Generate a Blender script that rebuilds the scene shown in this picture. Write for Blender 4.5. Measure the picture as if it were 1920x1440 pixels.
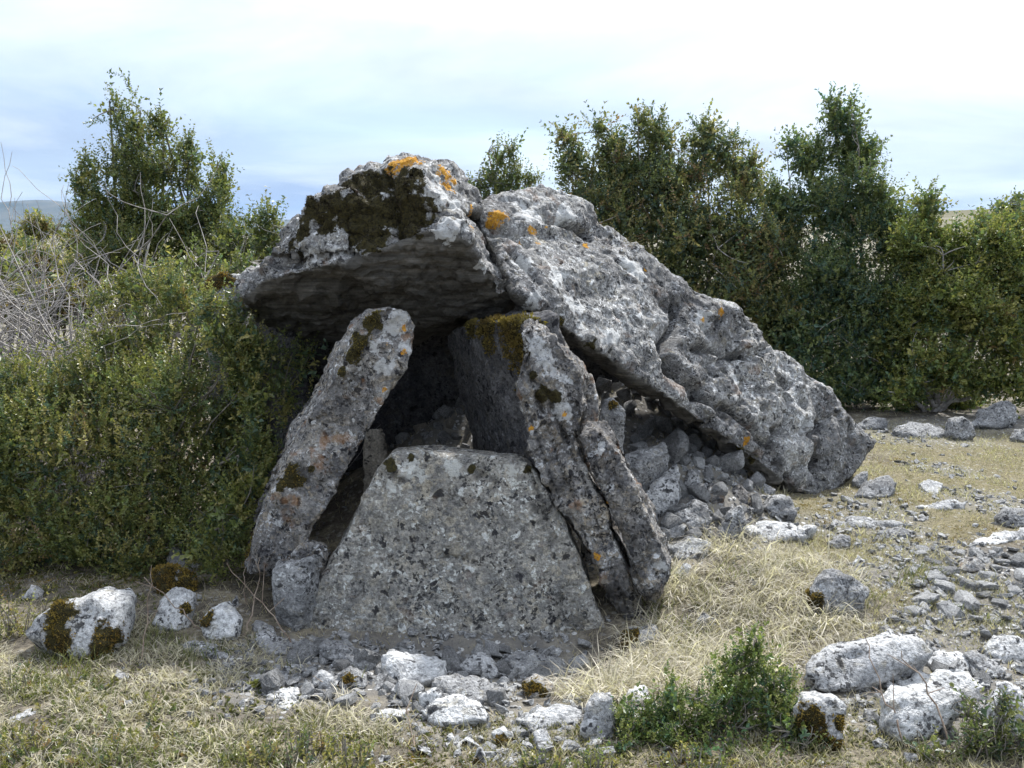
import bpy, bmesh, math, random
import numpy as np
from mathutils import Vector, Matrix

for _o in list(bpy.data.objects):
    bpy.data.objects.remove(_o)
scene = bpy.context.scene
COL = scene.collection
RAD = math.radians

# ------------------------------------------------------------------ camera, sky, sun, exposure
F = 1867.0                      # focal length in pixels of the 1920 px wide photograph (35 mm equivalent)
CAM_Z = 1.6
PITCH = math.atan(280.0 / F)
cam_data = bpy.data.cameras.new('camera')
cam_data.sensor_width = 36.0
cam_data.lens = 36.0 * F / 1920.0
cam_data.clip_start = 0.05
cam_data.clip_end = 60000.0
cam = bpy.data.objects.new('camera', cam_data)
cam.location = (0, 0, CAM_Z)
cam.rotation_euler = (math.pi / 2 - PITCH, 0, 0)
COL.objects.link(cam)
scene.camera = cam

SUN_EL, SUN_AZ = 53.0, 27.0     # degrees; azimuth to the right of the view direction (+Y)
sun_dir = Vector((math.sin(RAD(SUN_AZ)) * math.cos(RAD(SUN_EL)),
                  math.cos(RAD(SUN_AZ)) * math.cos(RAD(SUN_EL)),
                  math.sin(RAD(SUN_EL))))
sun_data = bpy.data.lights.new('sun', 'SUN')
sun_data.energy = 3.3
sun_data.angle = RAD(3.0)
sun_data.color = (1.0, 0.98, 0.95)
sun = bpy.data.objects.new('sun', sun_data)
sun.rotation_euler = sun_dir.to_track_quat('Z', 'Y').to_euler()
sun.location = (3, 6, 12)
COL.objects.link(sun)

world = bpy.data.worlds.new('World')
scene.world = world
world.use_nodes = True


def build_world():
    nt = world.node_tree
    N, L = nt.nodes, nt.links
    for n in list(N):
        N.remove(n)
    out = N.new('ShaderNodeOutputWorld')
    bg = N.new('ShaderNodeBackground')
    bg.inputs['Strength'].default_value = 0.1
    sky = N.new('ShaderNodeTexSky')
    sky.sky_type = 'NISHITA'
    sky.sun_disc = False
    sky.sun_elevation = RAD(SUN_EL)
    sky.sun_rotation = RAD(SUN_AZ)
    sky.altitude = 800
    sky.air_density = 1.0
    sky.dust_density = 1.2
    sky.ozone_density = 1.5
    geo = N.new('ShaderNodeTexCoord')
    sep = N.new('ShaderNodeSeparateXYZ')
    L.new(geo.outputs['Generated'], sep.inputs[0])

    def m(op, a, b=None, c=None):
        n = N.new('ShaderNodeMath')
        n.operation = op
        for i, v in enumerate((a, b, c)):
            if v is None:
                continue
            if isinstance(v, (int, float)):
                n.inputs[i].default_value = v
            else:
                L.new(v, n.inputs[i])
        return n.outputs[0]
    # a flat cloud deck: the direction cut with a plane overhead
    zz = m('ADD', m('MAXIMUM', sep.outputs['Z'], 0.0), 0.10)
    comb = N.new('ShaderNodeCombineXYZ')
    L.new(m('DIVIDE', sep.outputs['X'], zz), comb.inputs[0])
    L.new(m('DIVIDE', sep.outputs['Y'], zz), comb.inputs[1])
    mp = N.new('ShaderNodeMapping')
    mp.inputs['Location'].default_value = (2.3, 0.65, 0.0)
    mp.inputs['Scale'].default_value = (0.42, 0.34, 1.0)
    L.new(comb.outputs[0], mp.inputs[0])
    n1 = N.new('ShaderNodeTexNoise')
    n1.inputs['Scale'].default_value = 1.0
    n1.inputs['Detail'].default_value = 6.0
    n1.inputs['Roughness'].default_value = 0.5
    n1.inputs['Distortion'].default_value = 0.35
    L.new(mp.outputs[0], n1.inputs['Vector'])
    r1 = N.new('ShaderNodeValToRGB')
    r1.color_ramp.elements[0].position = 0.36
    r1.color_ramp.elements[0].color = (0.6, 0.6, 0.6, 1)
    r1.color_ramp.elements[1].position = 0.66
    r1.color_ramp.elements[1].color = (1, 1, 1, 1)
    L.new(n1.outputs['Fac'], r1.inputs[0])
    # thin cloud is brightest towards the sun that stands behind it
    dot = N.new('ShaderNodeVectorMath')
    dot.operation = 'DOT_PRODUCT'
    L.new(geo.outputs['Generated'], dot.inputs[0])
    dot.inputs[1].default_value = sun_dir
    glow = m('POWER', m('MAXIMUM', dot.outputs['Value'], 0.0), 3.0)
    lum = m('MULTIPLY', m('ADD', 0.62, m('MULTIPLY', glow, 0.75)), 1.0)
    cl = N.new('ShaderNodeMix')
    cl.data_type = 'RGBA'
    cl.clamp_factor = False
    cl.inputs[6].default_value = (2.6, 3.25, 4.3, 1)
    cl.inputs[7].default_value = (5.9, 6.2, 6.7, 1)
    n2 = N.new('ShaderNodeTexNoise')
    n2.inputs['Scale'].default_value = 1.5
    n2.inputs['Detail'].default_value = 7.0
    n2.inputs['Roughness'].default_value = 0.6
    n2.inputs['Distortion'].default_value = 0.6
    mp2 = N.new('ShaderNodeMapping')
    mp2.inputs['Location'].default_value = (4.0, 1.2, 3.0)
    mp2.inputs['Scale'].default_value = (0.34, 0.30, 1.0)
    L.new(comb.outputs[0], mp2.inputs[0])
    L.new(mp2.outputs[0], n2.inputs['Vector'])
    r2 = N.new('ShaderNodeValToRGB')
    r2.color_ramp.elements[0].position = 0.36
    r2.color_ramp.elements[0].color = (0, 0, 0, 1)
    r2.color_ramp.elements[1].position = 0.62
    r2.color_ramp.elements[1].color = (1, 1, 1, 1)
    L.new(n2.outputs['Fac'], r2.inputs[0])
    # a cloud deck is darker and bluer low down, where one looks through more of it
    el = m('MAXIMUM', sep.outputs['Z'], 0.0)
    fac = m('ADD', m('MULTIPLY', m('SUBTRACT', r2.outputs['Color'], 0.5), 0.55), m('MULTIPLY', m('MINIMUM', m('MULTIPLY', el, 3.6), 0.85), 1.0))
    fac = m('ADD', fac, m('MULTIPLY', m('SUBTRACT', glow, 0.22), 1.0))
    fac = m('MINIMUM', m('MAXIMUM', fac, 0.0), 1.0)
    L.new(fac, cl.inputs[0])
    up = m('ADD', 0.92, m('MULTIPLY', el, 0.55))
    sc_ = N.new('ShaderNodeVectorMath')
    sc_.operation = 'SCALE'
    L.new(cl.outputs[2], sc_.inputs[0])
    L.new(up, sc_.inputs['Scale'])
    mix = N.new('ShaderNodeMix')
    mix.data_type = 'RGBA'
    L.new(r1.outputs['Color'], mix.inputs[0])
    L.new(sky.outputs[0], mix.inputs[6])
    L.new(sc_.outputs[0], mix.inputs[7])
    L.new(mix.outputs[2], bg.inputs['Color'])
    L.new(bg.outputs[0], out.inputs['Surface'])


build_world()
vs = scene.view_settings
vs.view_transform = 'Standard'
vs.look = 'None'
vs.exposure = 1.08
vs.gamma = 1.0
vs.use_curve_mapping = False
scene.render.engine = 'CYCLES'
scene.cycles.max_bounces = 5
scene.cycles.caustics_reflective = False
scene.cycles.caustics_refractive = False
scene.cycles.use_adaptive_sampling = True
scene.cycles.adaptive_threshold = 0.02
scene.cycles.diffuse_bounces = 2
scene.cycles.transparent_max_bounces = 4
scene.cycles.use_denoising = True

# ------------------------------------------------------------------ numeric helpers
FWD = np.array([0, math.cos(PITCH), -math.sin(PITCH)])
UP = np.array([0, math.sin(PITCH), math.cos(PITCH)])
RGT = np.array([1.0, 0, 0])
CAMP = np.array([0, 0, CAM_Z])


def ray(px, py):
    px = np.asarray(px, float)
    py = np.asarray(py, float)
    u = (px - 960) / F
    v = (py - 720) / F
    return u[..., None] * RGT + FWD - v[..., None] * UP


def P(px, py, Y):
    """the point seen at photo pixel px, py that stands Y metres ahead of the photographer"""
    d = ray(px, py)
    return CAMP + d * (np.asarray(Y, float) / d[..., 1])[..., None]


def proj(v):
    r = v - CAMP
    w = r @ FWD
    return 960 + F * (r @ RGT) / w, 720 - F * (r @ UP) / w


_rs = np.random.RandomState(7)
_perm = _rs.permutation(256)
_perm = np.concatenate([_perm, _perm, _perm])
_g = _rs.normal(size=(256, 3))
_g /= np.linalg.norm(_g, axis=1)[:, None]


def perlin(p, seed=0):
    p = np.asarray(p, float) + seed * 17.137
    i = np.floor(p).astype(np.int64)
    f = p - i
    i &= 255
    u = f * f * f * (f * (f * 6 - 15) + 10)
    X = (i[:, 0], (i[:, 0] + 1) & 255)
    Yq = (i[:, 1], (i[:, 1] + 1) & 255)
    Z = (i[:, 2], (i[:, 2] + 1) & 255)
    res = np.zeros(len(p))
    for a in (0, 1):
        wx = u[:, 0] if a else 1 - u[:, 0]
        pa = _perm[X[a]]
        for b in (0, 1):
            wy = u[:, 1] if b else 1 - u[:, 1]
            pb = _perm[pa + Yq[b]]
            for c in (0, 1):
                wz = u[:, 2] if c else 1 - u[:, 2]
                g = _g[_perm[pb + Z[c]]]
                d = g[:, 0] * (f[:, 0] - a) + g[:, 1] * (f[:, 1] - b) + g[:, 2] * (f[:, 2] - c)
                res += wx * wy * wz * d
    return res


def fbm(p, octv=4, seed=0, rough=0.5):
    a, s, r = 1.0, 1.0, 0
    for k in range(octv):
        r = r + a * perlin(p * s, seed + k * 3)
        a *= rough
        s *= 2.03
    return r


def sstep(a, b, x):
    t = np.clip((x - a) / (b - a), 0, 1)
    return t * t * (3 - 2 * t)


# ------------------------------------------------------------------ terrain
def ground(x, y):
    x = np.asarray(x, float)
    y = np.asarray(y, float)
    sh = np.broadcast(x, y).shape
    xf = np.broadcast_to(x, sh).ravel()
    yf = np.broadcast_to(y, sh).ravel()
    z0 = np.zeros_like(xf)

    def g(cx, cy, rx, ry):
        return np.exp(-((xf - cx) / rx) ** 2 - ((yf - cy) / ry) ** 2)
    near = 1 - sstep(14, 30, np.hypot(xf, yf))
    p = np.stack([xf, yf, z0], 1)
    h = near * (0.05 * perlin(p * 0.55, 1) + 0.03 * perlin(p * 1.7, 2) + 0.014 * perlin(p * 5.1, 3))
    h += 0.66 * g(-0.10, 5.55, 0.80, 0.55)            # rubble inside the chamber
    h += 0.27 * g(0.95, 5.35, 0.5, 0.5)              # rubble below the fallen half
    h += 0.58 * g(0.78, 6.10, 0.58, 0.38)  # mound added behind the fallen half to block daylight beneath it
    h += 0.09 * g(2.2, 5.8, 1.5, 1.4)
    h += 0.10 * g(1.25, 4.35, 0.7, 0.35)
    h -= 0.10 * g(-0.15, 3.75, 0.85, 0.35)           # hollow before the closing slab
    far = np.hypot(xf, yf)
    h += 3.4 * sstep(18, 75, yf) * sstep(-0.05, 0.5, xf / np.maximum(yf, 1)) * (1 - sstep(300, 2500, far))
    h -= 1.2 * sstep(10, 60, yf) * sstep(0.05, 0.5, -xf / np.maximum(yf, 1))
    h += sstep(20, 120, far) * 0.5 * perlin(p * 0.02, 5)
    h += sstep(200, 2500, far) * 6.0 * perlin(p * 0.0011, 6)
    return h.reshape(sh)


def G(px, py):
    """ground point under photo pixels (arrays allowed)"""
    px = np.atleast_1d(np.asarray(px, float))
    py = np.atleast_1d(np.asarray(py, float))
    d = ray(px, py)
    d = d / d[:, 1:2]
    lo = np.full(len(px), 2.0)
    t = lo.copy()
    done = np.zeros(len(px), bool)
    prev = lo.copy()
    while t.min() < 40 and not done.all():
        q = CAMP + d * t[:, None]
        below = q[:, 2] < ground(q[:, 0], q[:, 1])
        done |= below
        prev = np.where(done, prev, t)
        t = np.where(done, t, t + 0.15)
        if t.max() > 40:
            break
    a, b = prev, t
    for _ in range(10):
        mth = (a + b) / 2
        q = CAMP + d * mth[:, None]
        bl = q[:, 2] < ground(q[:, 0], q[:, 1])
        b = np.where(bl, mth, b)
        a = np.where(bl, a, mth)
    return CAMP + d * b[:, None]


# ------------------------------------------------------------------ object helpers
def tag(o, label=None, cat=None, group=None, kind=None):
    if label:
        o['label'] = label
    if cat:
        o['category'] = cat
    if group:
        o['group'] = group
    if kind or cat:
        o['kind'] = kind or 'thing'
    return o


def empty(name, loc):
    o = bpy.data.objects.new(name, None)
    o.empty_display_size = 0.1
    o.location = loc
    COL.objects.link(o)
    return o


def mesh_np(name, V, faces_flat, sizes, mat=None, smooth=False, colors=None, attrs=None):
    me = bpy.data.meshes.new(name)
    V = np.ascontiguousarray(V, dtype=np.float32)
    me.vertices.add(len(V))
    me.vertices.foreach_set('co', V.ravel())
    faces_flat = np.ascontiguousarray(faces_flat, dtype=np.int32).ravel()
    sizes = np.ascontiguousarray(sizes, dtype=np.int32)
    me.loops.add(len(faces_flat))
    me.loops.foreach_set('vertex_index', faces_flat)
    me.polygons.add(len(sizes))
    starts = np.concatenate([[0], np.cumsum(sizes)[:-1]]).astype(np.int32)
    me.polygons.foreach_set('loop_start', starts)
    me.polygons.foreach_set('loop_total', sizes)
    me.polygons.foreach_set('use_smooth', np.full(len(sizes), bool(smooth)))
    me.update(calc_edges=True)
    if colors is not None:      # one colour for each face
        a = me.attributes.new('col', 'FLOAT_COLOR', 'FACE')
        c = np.ones((len(sizes), 4), np.float32)
        c[:, :3] = colors
        a.data.foreach_set('color', c.ravel())
    if attrs:
        for k, v in attrs.items():
            a = me.attributes.new(k, 'FLOAT', 'POINT')
            a.data.foreach_set('value', np.ascontiguousarray(v, np.float32))
    if mat:
        me.materials.append(mat)
    return me


def link(name, me, parent=None, loc=None):
    o = bpy.data.objects.new(name, me)
    COL.objects.link(o)
    if parent is not None:
        o.parent = parent
    if loc is not None:
        o.location = loc
    return o


def tubes(paths, sides=5):
    """paths: list of (points Nx3, radii N) -> V, flat faces, sizes"""
    Vs, Fs = [], []
    base = 0
    ang = np.arange(sides) * 2 * math.pi / sides
    ca, sa = np.cos(ang), np.sin(ang)
    for pts, rad in paths:
        pts = np.asarray(pts, float)
        n = len(pts)
        t = np.gradient(pts, axis=0)
        t /= np.linalg.norm(t, axis=1)[:, None] + 1e-9
        ref = np.array([0.31, 0.9, 0.2]) if abs(t[0][2]) > 0.7 else np.array([0, 0, 1.0])
        a = np.cross(t, ref)
        a /= np.linalg.norm(a, axis=1)[:, None] + 1e-9
        b = np.cross(t, a)
        ring = pts[:, None, :] + np.asarray(rad)[:, None, None] * (a[:, None, :] * ca[None, :, None] + b[:, None, :] * sa[None, :, None])
        Vs.append(ring.reshape(-1, 3))
        i = np.arange(n - 1)[:, None] * sides + base
        j = np.arange(sides)[None, :]
        k = (j + 1) % sides
        Fs.append(np.stack([i + j, i + k, i + sides + k, i + sides + j], -1).reshape(-1, 4))
        base += n * sides
    V = np.concatenate(Vs)
    Fq = np.concatenate(Fs)
    return V, Fq, np.full(len(Fq), 4)


# ------------------------------------------------------------------ materials
class NT:
    def __init__(self, name):
        self.mat = bpy.data.materials.new(name)
        self.mat.use_nodes = True
        nt = self.mat.node_tree
        self.N, self.L = nt.nodes, nt.links
        for n in list(self.N):
            self.N.remove(n)
        self.out = self.N.new('ShaderNodeOutputMaterial')
        self.bsdf = self.N.new('ShaderNodeBsdfPrincipled')
        self.L.new(self.bsdf.outputs[0], self.out.inputs['Surface'])

    def put(self, sock, v):
        if isinstance(v, (int, float)):
            sock.default_value = v
        elif isinstance(v, tuple):
            sock.default_value = v if len(v) == len(sock.default_value) else (*v, 1)
        else:
            self.L.new(v, sock)

    def noise(self, vec, scale, detail=4, rough=0.55, dist=0.0):
        n = self.N.new('ShaderNodeTexNoise')
        self.put(n.inputs['Vector'], vec)
        n.inputs['Scale'].default_value = scale
        n.inputs['Detail'].default_value = detail
        n.inputs['Roughness'].default_value = rough
        n.inputs['Distortion'].default_value = dist
        return n

    def voro(self, vec, scale, feature='F1', rnd=1.0):
        n = self.N.new('ShaderNodeTexVoronoi')
        n.feature = feature
        self.put(n.inputs['Vector'], vec)
        n.inputs['Scale'].default_value = scale
        n.inputs['Randomness'].default_value = rnd
        return n

    def ramp(self, fac, *stops):
        n = self.N.new('ShaderNodeValToRGB')
        e = n.color_ramp.elements
        while len(e) < len(stops):
            e.new(0.5)
        for el, (p, c) in zip(e, stops):
            el.position = p
            el.color = (c, c, c, 1) if isinstance(c, (int, float)) else (*c, 1)
        self.put(n.inputs[0], fac)
        return n.outputs['Color']

    def mix(self, fac, a, b, blend='MIX'):
        n = self.N.new('ShaderNodeMix')
        n.data_type = 'RGBA'
        n.blend_type = blend
        self.put(n.inputs[0], fac)
        self.put(n.inputs[6], a)
        self.put(n.inputs[7], b)
        return n.outputs[2]

    def m(self, op, a, b=0.0, clamp=False):
        n = self.N.new('ShaderNodeMath')
        n.operation = op
        n.use_clamp = clamp
        self.put(n.inputs[0], a)
        self.put(n.inputs[1], b)
        return n.outputs[0]

    def attr(self, name):
        n = self.N.new('ShaderNodeAttribute')
        n.attribute_name = name
        return n

    def bump(self, h, strength, dist, normal=None):
        n = self.N.new('ShaderNodeBump')
        n.inputs['Strength'].default_value = strength
        n.inputs['Distance'].default_value = dist
        self.put(n.inputs['Height'], h)
        if normal is not None:
            self.L.new(normal, n.inputs['Normal'])
        return n.outputs[0]


def rock_mat(name, c_lo, c_hi, tan, white, dark, tan_amt=0.5, white_amt=0.5, dark_amt=0.5, spot=24.0, strata=False, rusty=0.0, weather=0.0):
    k = NT(name)
    tc = k.N.new('ShaderNodeTexCoord')
    oi = k.N.new('ShaderNodeObjectInfo')
    add = k.N.new('ShaderNodeVectorMath')
    add.operation = 'ADD'
    k.L.new(tc.outputs['Object'], add.inputs[0])
    sc = k.N.new('ShaderNodeVectorMath')
    sc.operation = 'SCALE'
    k.L.new(oi.outputs['Random'], sc.inputs['Scale'])
    sc.inputs[0].default_value = (37.0, 53.0, 71.0)
    k.L.new(sc.outputs[0], add.inputs[1])
    co = add.outputs[0]
    wob = k.noise(co, 14, 3)
    dis = k.N.new('ShaderNodeVectorMath')
    dis.operation = 'MULTIPLY_ADD'
    k.L.new(wob.outputs['Color'], dis.inputs[0])
    dis.inputs[1].default_value = (0.09, 0.09, 0.09)
    k.L.new(co, dis.inputs[2])
    wob2 = k.noise(co, 70, 2)
    dis2 = k.N.new('ShaderNodeVectorMath')
    dis2.operation = 'MULTIPLY_ADD'
    k.L.new(wob2.outputs['Color'], dis2.inputs[0])
    dis2.inputs[1].default_value = (0.030, 0.030, 0.030)
    k.L.new(dis.outputs[0], dis2.inputs[2])
    cw = dis2.outputs[0]
    n_big = k.noise(co, 2.6, 3, 0.6)
    n_mid = k.noise(co, 13, 4, 0.65)
    n_fine = k.noise(co, 75, 3, 0.75)
    base = k.mix(k.ramp(n_mid.outputs['Fac'], (0.34, 0.0), (0.66, 1.0)), c_lo, c_hi)
    # crusty lichen: ragged cells of tan, pale grey and black
    v1 = k.voro(cw, spot)
    v1c = k.N.new('ShaderNodeSeparateColor')
    k.L.new(v1.outputs['Color'], v1c.inputs[0])
    v2 = k.voro(cw, spot * 2.4)
    v2c = k.N.new('ShaderNodeSeparateColor')
    k.L.new(v2.outputs['Color'], v2c.inputs[0])
    edge1 = k.ramp(v1.outputs['Distance'], (0.40, 1.0), (0.56, 0.0))
    edge2 = k.ramp(v2.outputs['Distance'], (0.40, 1.0), (0.56, 0.0))
    patch = k.ramp(n_big.outputs['Fac'], (0.40, 0.25), (0.62, 1.0))
    tmask = k.m('MULTIPLY', k.m('MULTIPLY', k.m('GREATER_THAN', v1c.outputs[0], 1 - tan_amt), edge1), patch)
    base = k.mix(k.m('MULTIPLY', tmask, 0.75), base, tan)
    tm2 = k.m('MULTIPLY', k.m('GREATER_THAN', v2c.outputs[1], 1 - tan_amt * 0.8), edge2)
    base = k.mix(k.m('MULTIPLY', tm2, 0.5), base, tan)
    wpatch = k.ramp(k.noise(co, 6.5, 4, 0.7).outputs['Fac'], (0.47, 0.0), (0.58, 1.0))
    wm = k.m('MULTIPLY', k.m('MULTIPLY', k.m('GREATER_THAN', v2c.outputs[0], 1 - white_amt), edge2), k.m('ADD', 0.25, wpatch), True)
    base = k.mix(k.m('MULTIPLY', wm, 0.85), base, white)
    wm1 = k.m('MULTIPLY', k.m('GREATER_THAN', v1c.outputs[2], 1 - 0.16 * white_amt), k.ramp(v1.outputs['Distance'], (0.3, 1.0), (0.42, 0.0)))
    base = k.mix(wm1, base, white)
    dp = k.ramp(k.noise(co, 4.2, 5, 0.65).outputs['Fac'], (0.42, 0.0), (0.60, 1.0))
    dm2 = k.m('MULTIPLY', k.m('MULTIPLY', k.m('GREATER_THAN', v2c.outputs[2], 1 - dark_amt), edge2), k.m('ADD', 0.3, dp), True)
    base = k.mix(k.m('MULTIPLY', dm2, 0.88), base, dark)
    dm1 = k.m('MULTIPLY', k.m('GREATER_THAN', v1c.outputs[1], 1 - 0.35 * dark_amt), k.ramp(v1.outputs['Distance'], (0.28, 1.0), (0.44, 0.0)))
    base = k.mix(k.m('MULTIPLY', dm1, 0.92), base, dark)
    base = k.mix(0.8, base, k.ramp(n_fine.outputs['Fac'], (0.32, 0.2), (0.68, 0.85)), 'OVERLAY')
    if rusty:
        ru = k.ramp(k.noise(co, 9, 3, 0.6).outputs['Fac'], (0.60, 0.0), (0.68, rusty))
        base = k.mix(ru, base, (0.30, 0.15, 0.06))
    if weather:
        wb = k.ramp(k.noise(co, 1.7, 4, 0.65, 0.4).outputs['Fac'], (0.40, weather), (0.58, 0.0))
        base = k.mix(wb, base, k.mix(1.0, base, (0.34, 0.34, 0.36), 'MULTIPLY'))
        mpr = k.N.new('ShaderNodeMapping')
        mpr.inputs['Scale'].default_value = (9.0, 9.0, 1.3)
        k.L.new(co, mpr.inputs[0])
        run = k.ramp(k.noise(mpr.outputs[0], 1.0, 4, 0.6, 0.3).outputs['Fac'], (0.60, 0.0), (0.70, 0.65 * weather))
        base = k.mix(run, base, (0.03, 0.03, 0.032))
    # faces turned downward take a darker brown colour with bedding bands
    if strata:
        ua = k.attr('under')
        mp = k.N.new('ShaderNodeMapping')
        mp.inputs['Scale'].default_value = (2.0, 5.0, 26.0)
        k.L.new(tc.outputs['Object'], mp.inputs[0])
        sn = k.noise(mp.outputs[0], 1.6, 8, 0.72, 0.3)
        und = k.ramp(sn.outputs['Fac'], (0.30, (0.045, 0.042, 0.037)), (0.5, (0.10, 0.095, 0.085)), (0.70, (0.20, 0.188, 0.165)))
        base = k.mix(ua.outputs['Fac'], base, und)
    pa = k.attr('pale')
    pf = k.m('MULTIPLY', k.m('SUBTRACT', k.m('ADD', pa.outputs['Fac'], k.m('MULTIPLY', k.noise(co, 34, 3, 0.75).outputs['Fac'], 2.2)), 1.75), 4.0, True)
    base = k.mix(k.m('MULTIPLY', pf, 0.6), base, white)
    da = k.attr('dark_mark')  # near-black marks at listed spots and along cracks
    base = k.mix(k.m('MULTIPLY', da.outputs['Fac'], k.ramp(n_mid.outputs['Fac'], (0.3, 0.7), (0.7, 1.0))), base, (0.022, 0.02, 0.018))
    oa = k.attr('orange')
    of = k.m('MULTIPLY', k.m('SUBTRACT', k.m('ADD', oa.outputs['Fac'], k.m('MULTIPLY', k.noise(co, 55, 3, 0.8).outputs['Fac'], 2.4)), 1.85), 5.0, True)
    ocol = k.mix(k.ramp(n_fine.outputs['Fac'], (0.35, 0.0), (0.65, 1.0)), (0.40, 0.17, 0.012), (0.62, 0.33, 0.035))
    base = k.mix(k.m('MULTIPLY', of, 0.95), base, ocol)
    ma = k.attr('moss')
    mf = k.m('MULTIPLY', k.m('SUBTRACT', k.m('ADD', ma.outputs['Fac'], k.m('MULTIPLY', k.noise(co, 38, 3, 0.75).outputs['Fac'], 1.4)), 1.08), 4.0, True)
    mcol = k.mix(k.ramp(n_fine.outputs['Fac'], (0.35, 0.0), (0.65, 1.0)), (0.018, 0.016, 0.008), (0.06, 0.05, 0.016))
    base = k.mix(mf, base, mcol)
    k.L.new(base, k.bsdf.inputs['Base Color'])
    k.bsdf.inputs['Roughness'].default_value = 0.92
    k.bsdf.inputs['Specular IOR Level'].default_value = 0.25
    h1 = k.bump(n_fine.outputs['Fac'], 0.8, 0.016)
    n_gr = k.noise(co, 240, 1, 0.7)
    h2 = k.bump(n_gr.outputs['Fac'], 0.4, 0.004, h1)
    h3 = k.bump(k.m('ADD', k.m('MULTIPLY', wm, 0.5), k.m('MULTIPLY', edge2, 0.5)), 0.35, 0.006, h2)
    k.L.new(h3, k.bsdf.inputs['Normal'])
    return k.mat


M = {}
M['slab'] = rock_mat('lichen_slab', (0.16, 0.158, 0.152), (0.34, 0.325, 0.29), (0.41, 0.37, 0.29), (0.60, 0.61, 0.58), (0.02, 0.02, 0.024), 0.55, 0.58, 0.48, 22, False, 0.15, 0.2)
M['upright'] = rock_mat('lichen_upright', (0.13, 0.128, 0.13), (0.33, 0.315, 0.29), (0.37, 0.31, 0.22), (0.64, 0.65, 0.65), (0.02, 0.02, 0.024), 0.45, 0.52, 0.58, 24, False, 0.5, 0.8)
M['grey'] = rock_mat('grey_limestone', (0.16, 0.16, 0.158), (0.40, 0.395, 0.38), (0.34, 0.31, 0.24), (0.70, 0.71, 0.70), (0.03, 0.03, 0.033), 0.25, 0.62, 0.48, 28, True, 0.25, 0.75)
M['pale'] = rock_mat('pale_limestone', (0.34, 0.345, 0.345), (0.62, 0.62, 0.61), (0.40, 0.375, 0.31), (0.72, 0.73, 0.73), (0.035, 0.035, 0.037), 0.12, 0.5, 0.42, 22, False, 0.0, 0.45)
M['mid'] = rock_mat('broken_limestone', (0.18, 0.183, 0.185), (0.37, 0.37, 0.365), (0.32, 0.30, 0.25), (0.55, 0.56, 0.56), (0.035, 0.035, 0.037), 0.14, 0.38, 0.40, 28, False, 0.0, 0.4)
M['fresh'] = rock_mat('tan_rubble', (0.17, 0.15, 0.125), (0.34, 0.31, 0.26), (0.32, 0.28, 0.21), (0.40, 0.385, 0.35), (0.04, 0.038, 0.034), 0.3, 0.15, 0.15, 20)
M['inner'] = rock_mat('shade_darkened_inner_stone', (0.05, 0.05, 0.055), (0.14, 0.138, 0.138), (0.10, 0.09, 0.075), (0.17, 0.17, 0.18), (0.015, 0.015, 0.018), 0.3, 0.3, 0.3, 22)  # albedo lowered so the chamber's shade is put into the stone colour


def leaf_mat(name, gloss=0.4, trans=0.3):
    k = NT(name)
    a = k.attr('col')
    k.L.new(a.outputs['Color'], k.bsdf.inputs['Base Color'])
    k.bsdf.inputs['Roughness'].default_value = gloss
    k.bsdf.inputs['Specular IOR Level'].default_value = 0.5
    tr = k.N.new('ShaderNodeBsdfTranslucent')
    tcol = k.mix(1.0, a.outputs['Color'], (1.2, 1.25, 0.85), 'MULTIPLY')
    k.L.new(tcol, tr.inputs['Color'])
    ms = k.N.new('ShaderNodeMixShader')
    ms.inputs[0].default_value = trans
    k.L.new(k.bsdf.outputs[0], ms.inputs[1])
    k.L.new(tr.outputs[0], ms.inputs[2])
    k.L.new(ms.outputs[0], k.out.inputs['Surface'])
    return k.mat


M['leaf'] = leaf_mat('box_leaf', 0.36, 0.42)
M['grass'] = leaf_mat('grass_blade', 0.6, 0.45)
M['moss'] = leaf_mat('moss_frond', 0.9, 0.25)


def bark_mat(name, c1, c2):
    k = NT(name)
    tc = k.N.new('ShaderNodeTexCoord')
    n = k.noise(tc.outputs['Object'], 22, 5, 0.65)
    n2 = k.noise(tc.outputs['Object'], 120, 3, 0.6)
    k.L.new(k.mix(k.ramp(n.outputs['Fac'], (0.35, 0.0), (0.65, 1.0)), c1, c2), k.bsdf.inputs['Base Color'])
    k.bsdf.inputs['Roughness'].default_value = 0.9
    k.L.new(k.bump(n2.outputs['Fac'], 0.5, 0.004), k.bsdf.inputs['Normal'])
    return k.mat


M['bark'] = bark_mat('box_bark', (0.10, 0.085, 0.065), (0.27, 0.25, 0.215))
M['deadwood'] = bark_mat('dead_wood', (0.17, 0.155, 0.145), (0.46, 0.435, 0.41))
M['twig'] = bark_mat('dry_twig', (0.16, 0.11, 0.08), (0.33, 0.27, 0.21))


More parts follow.
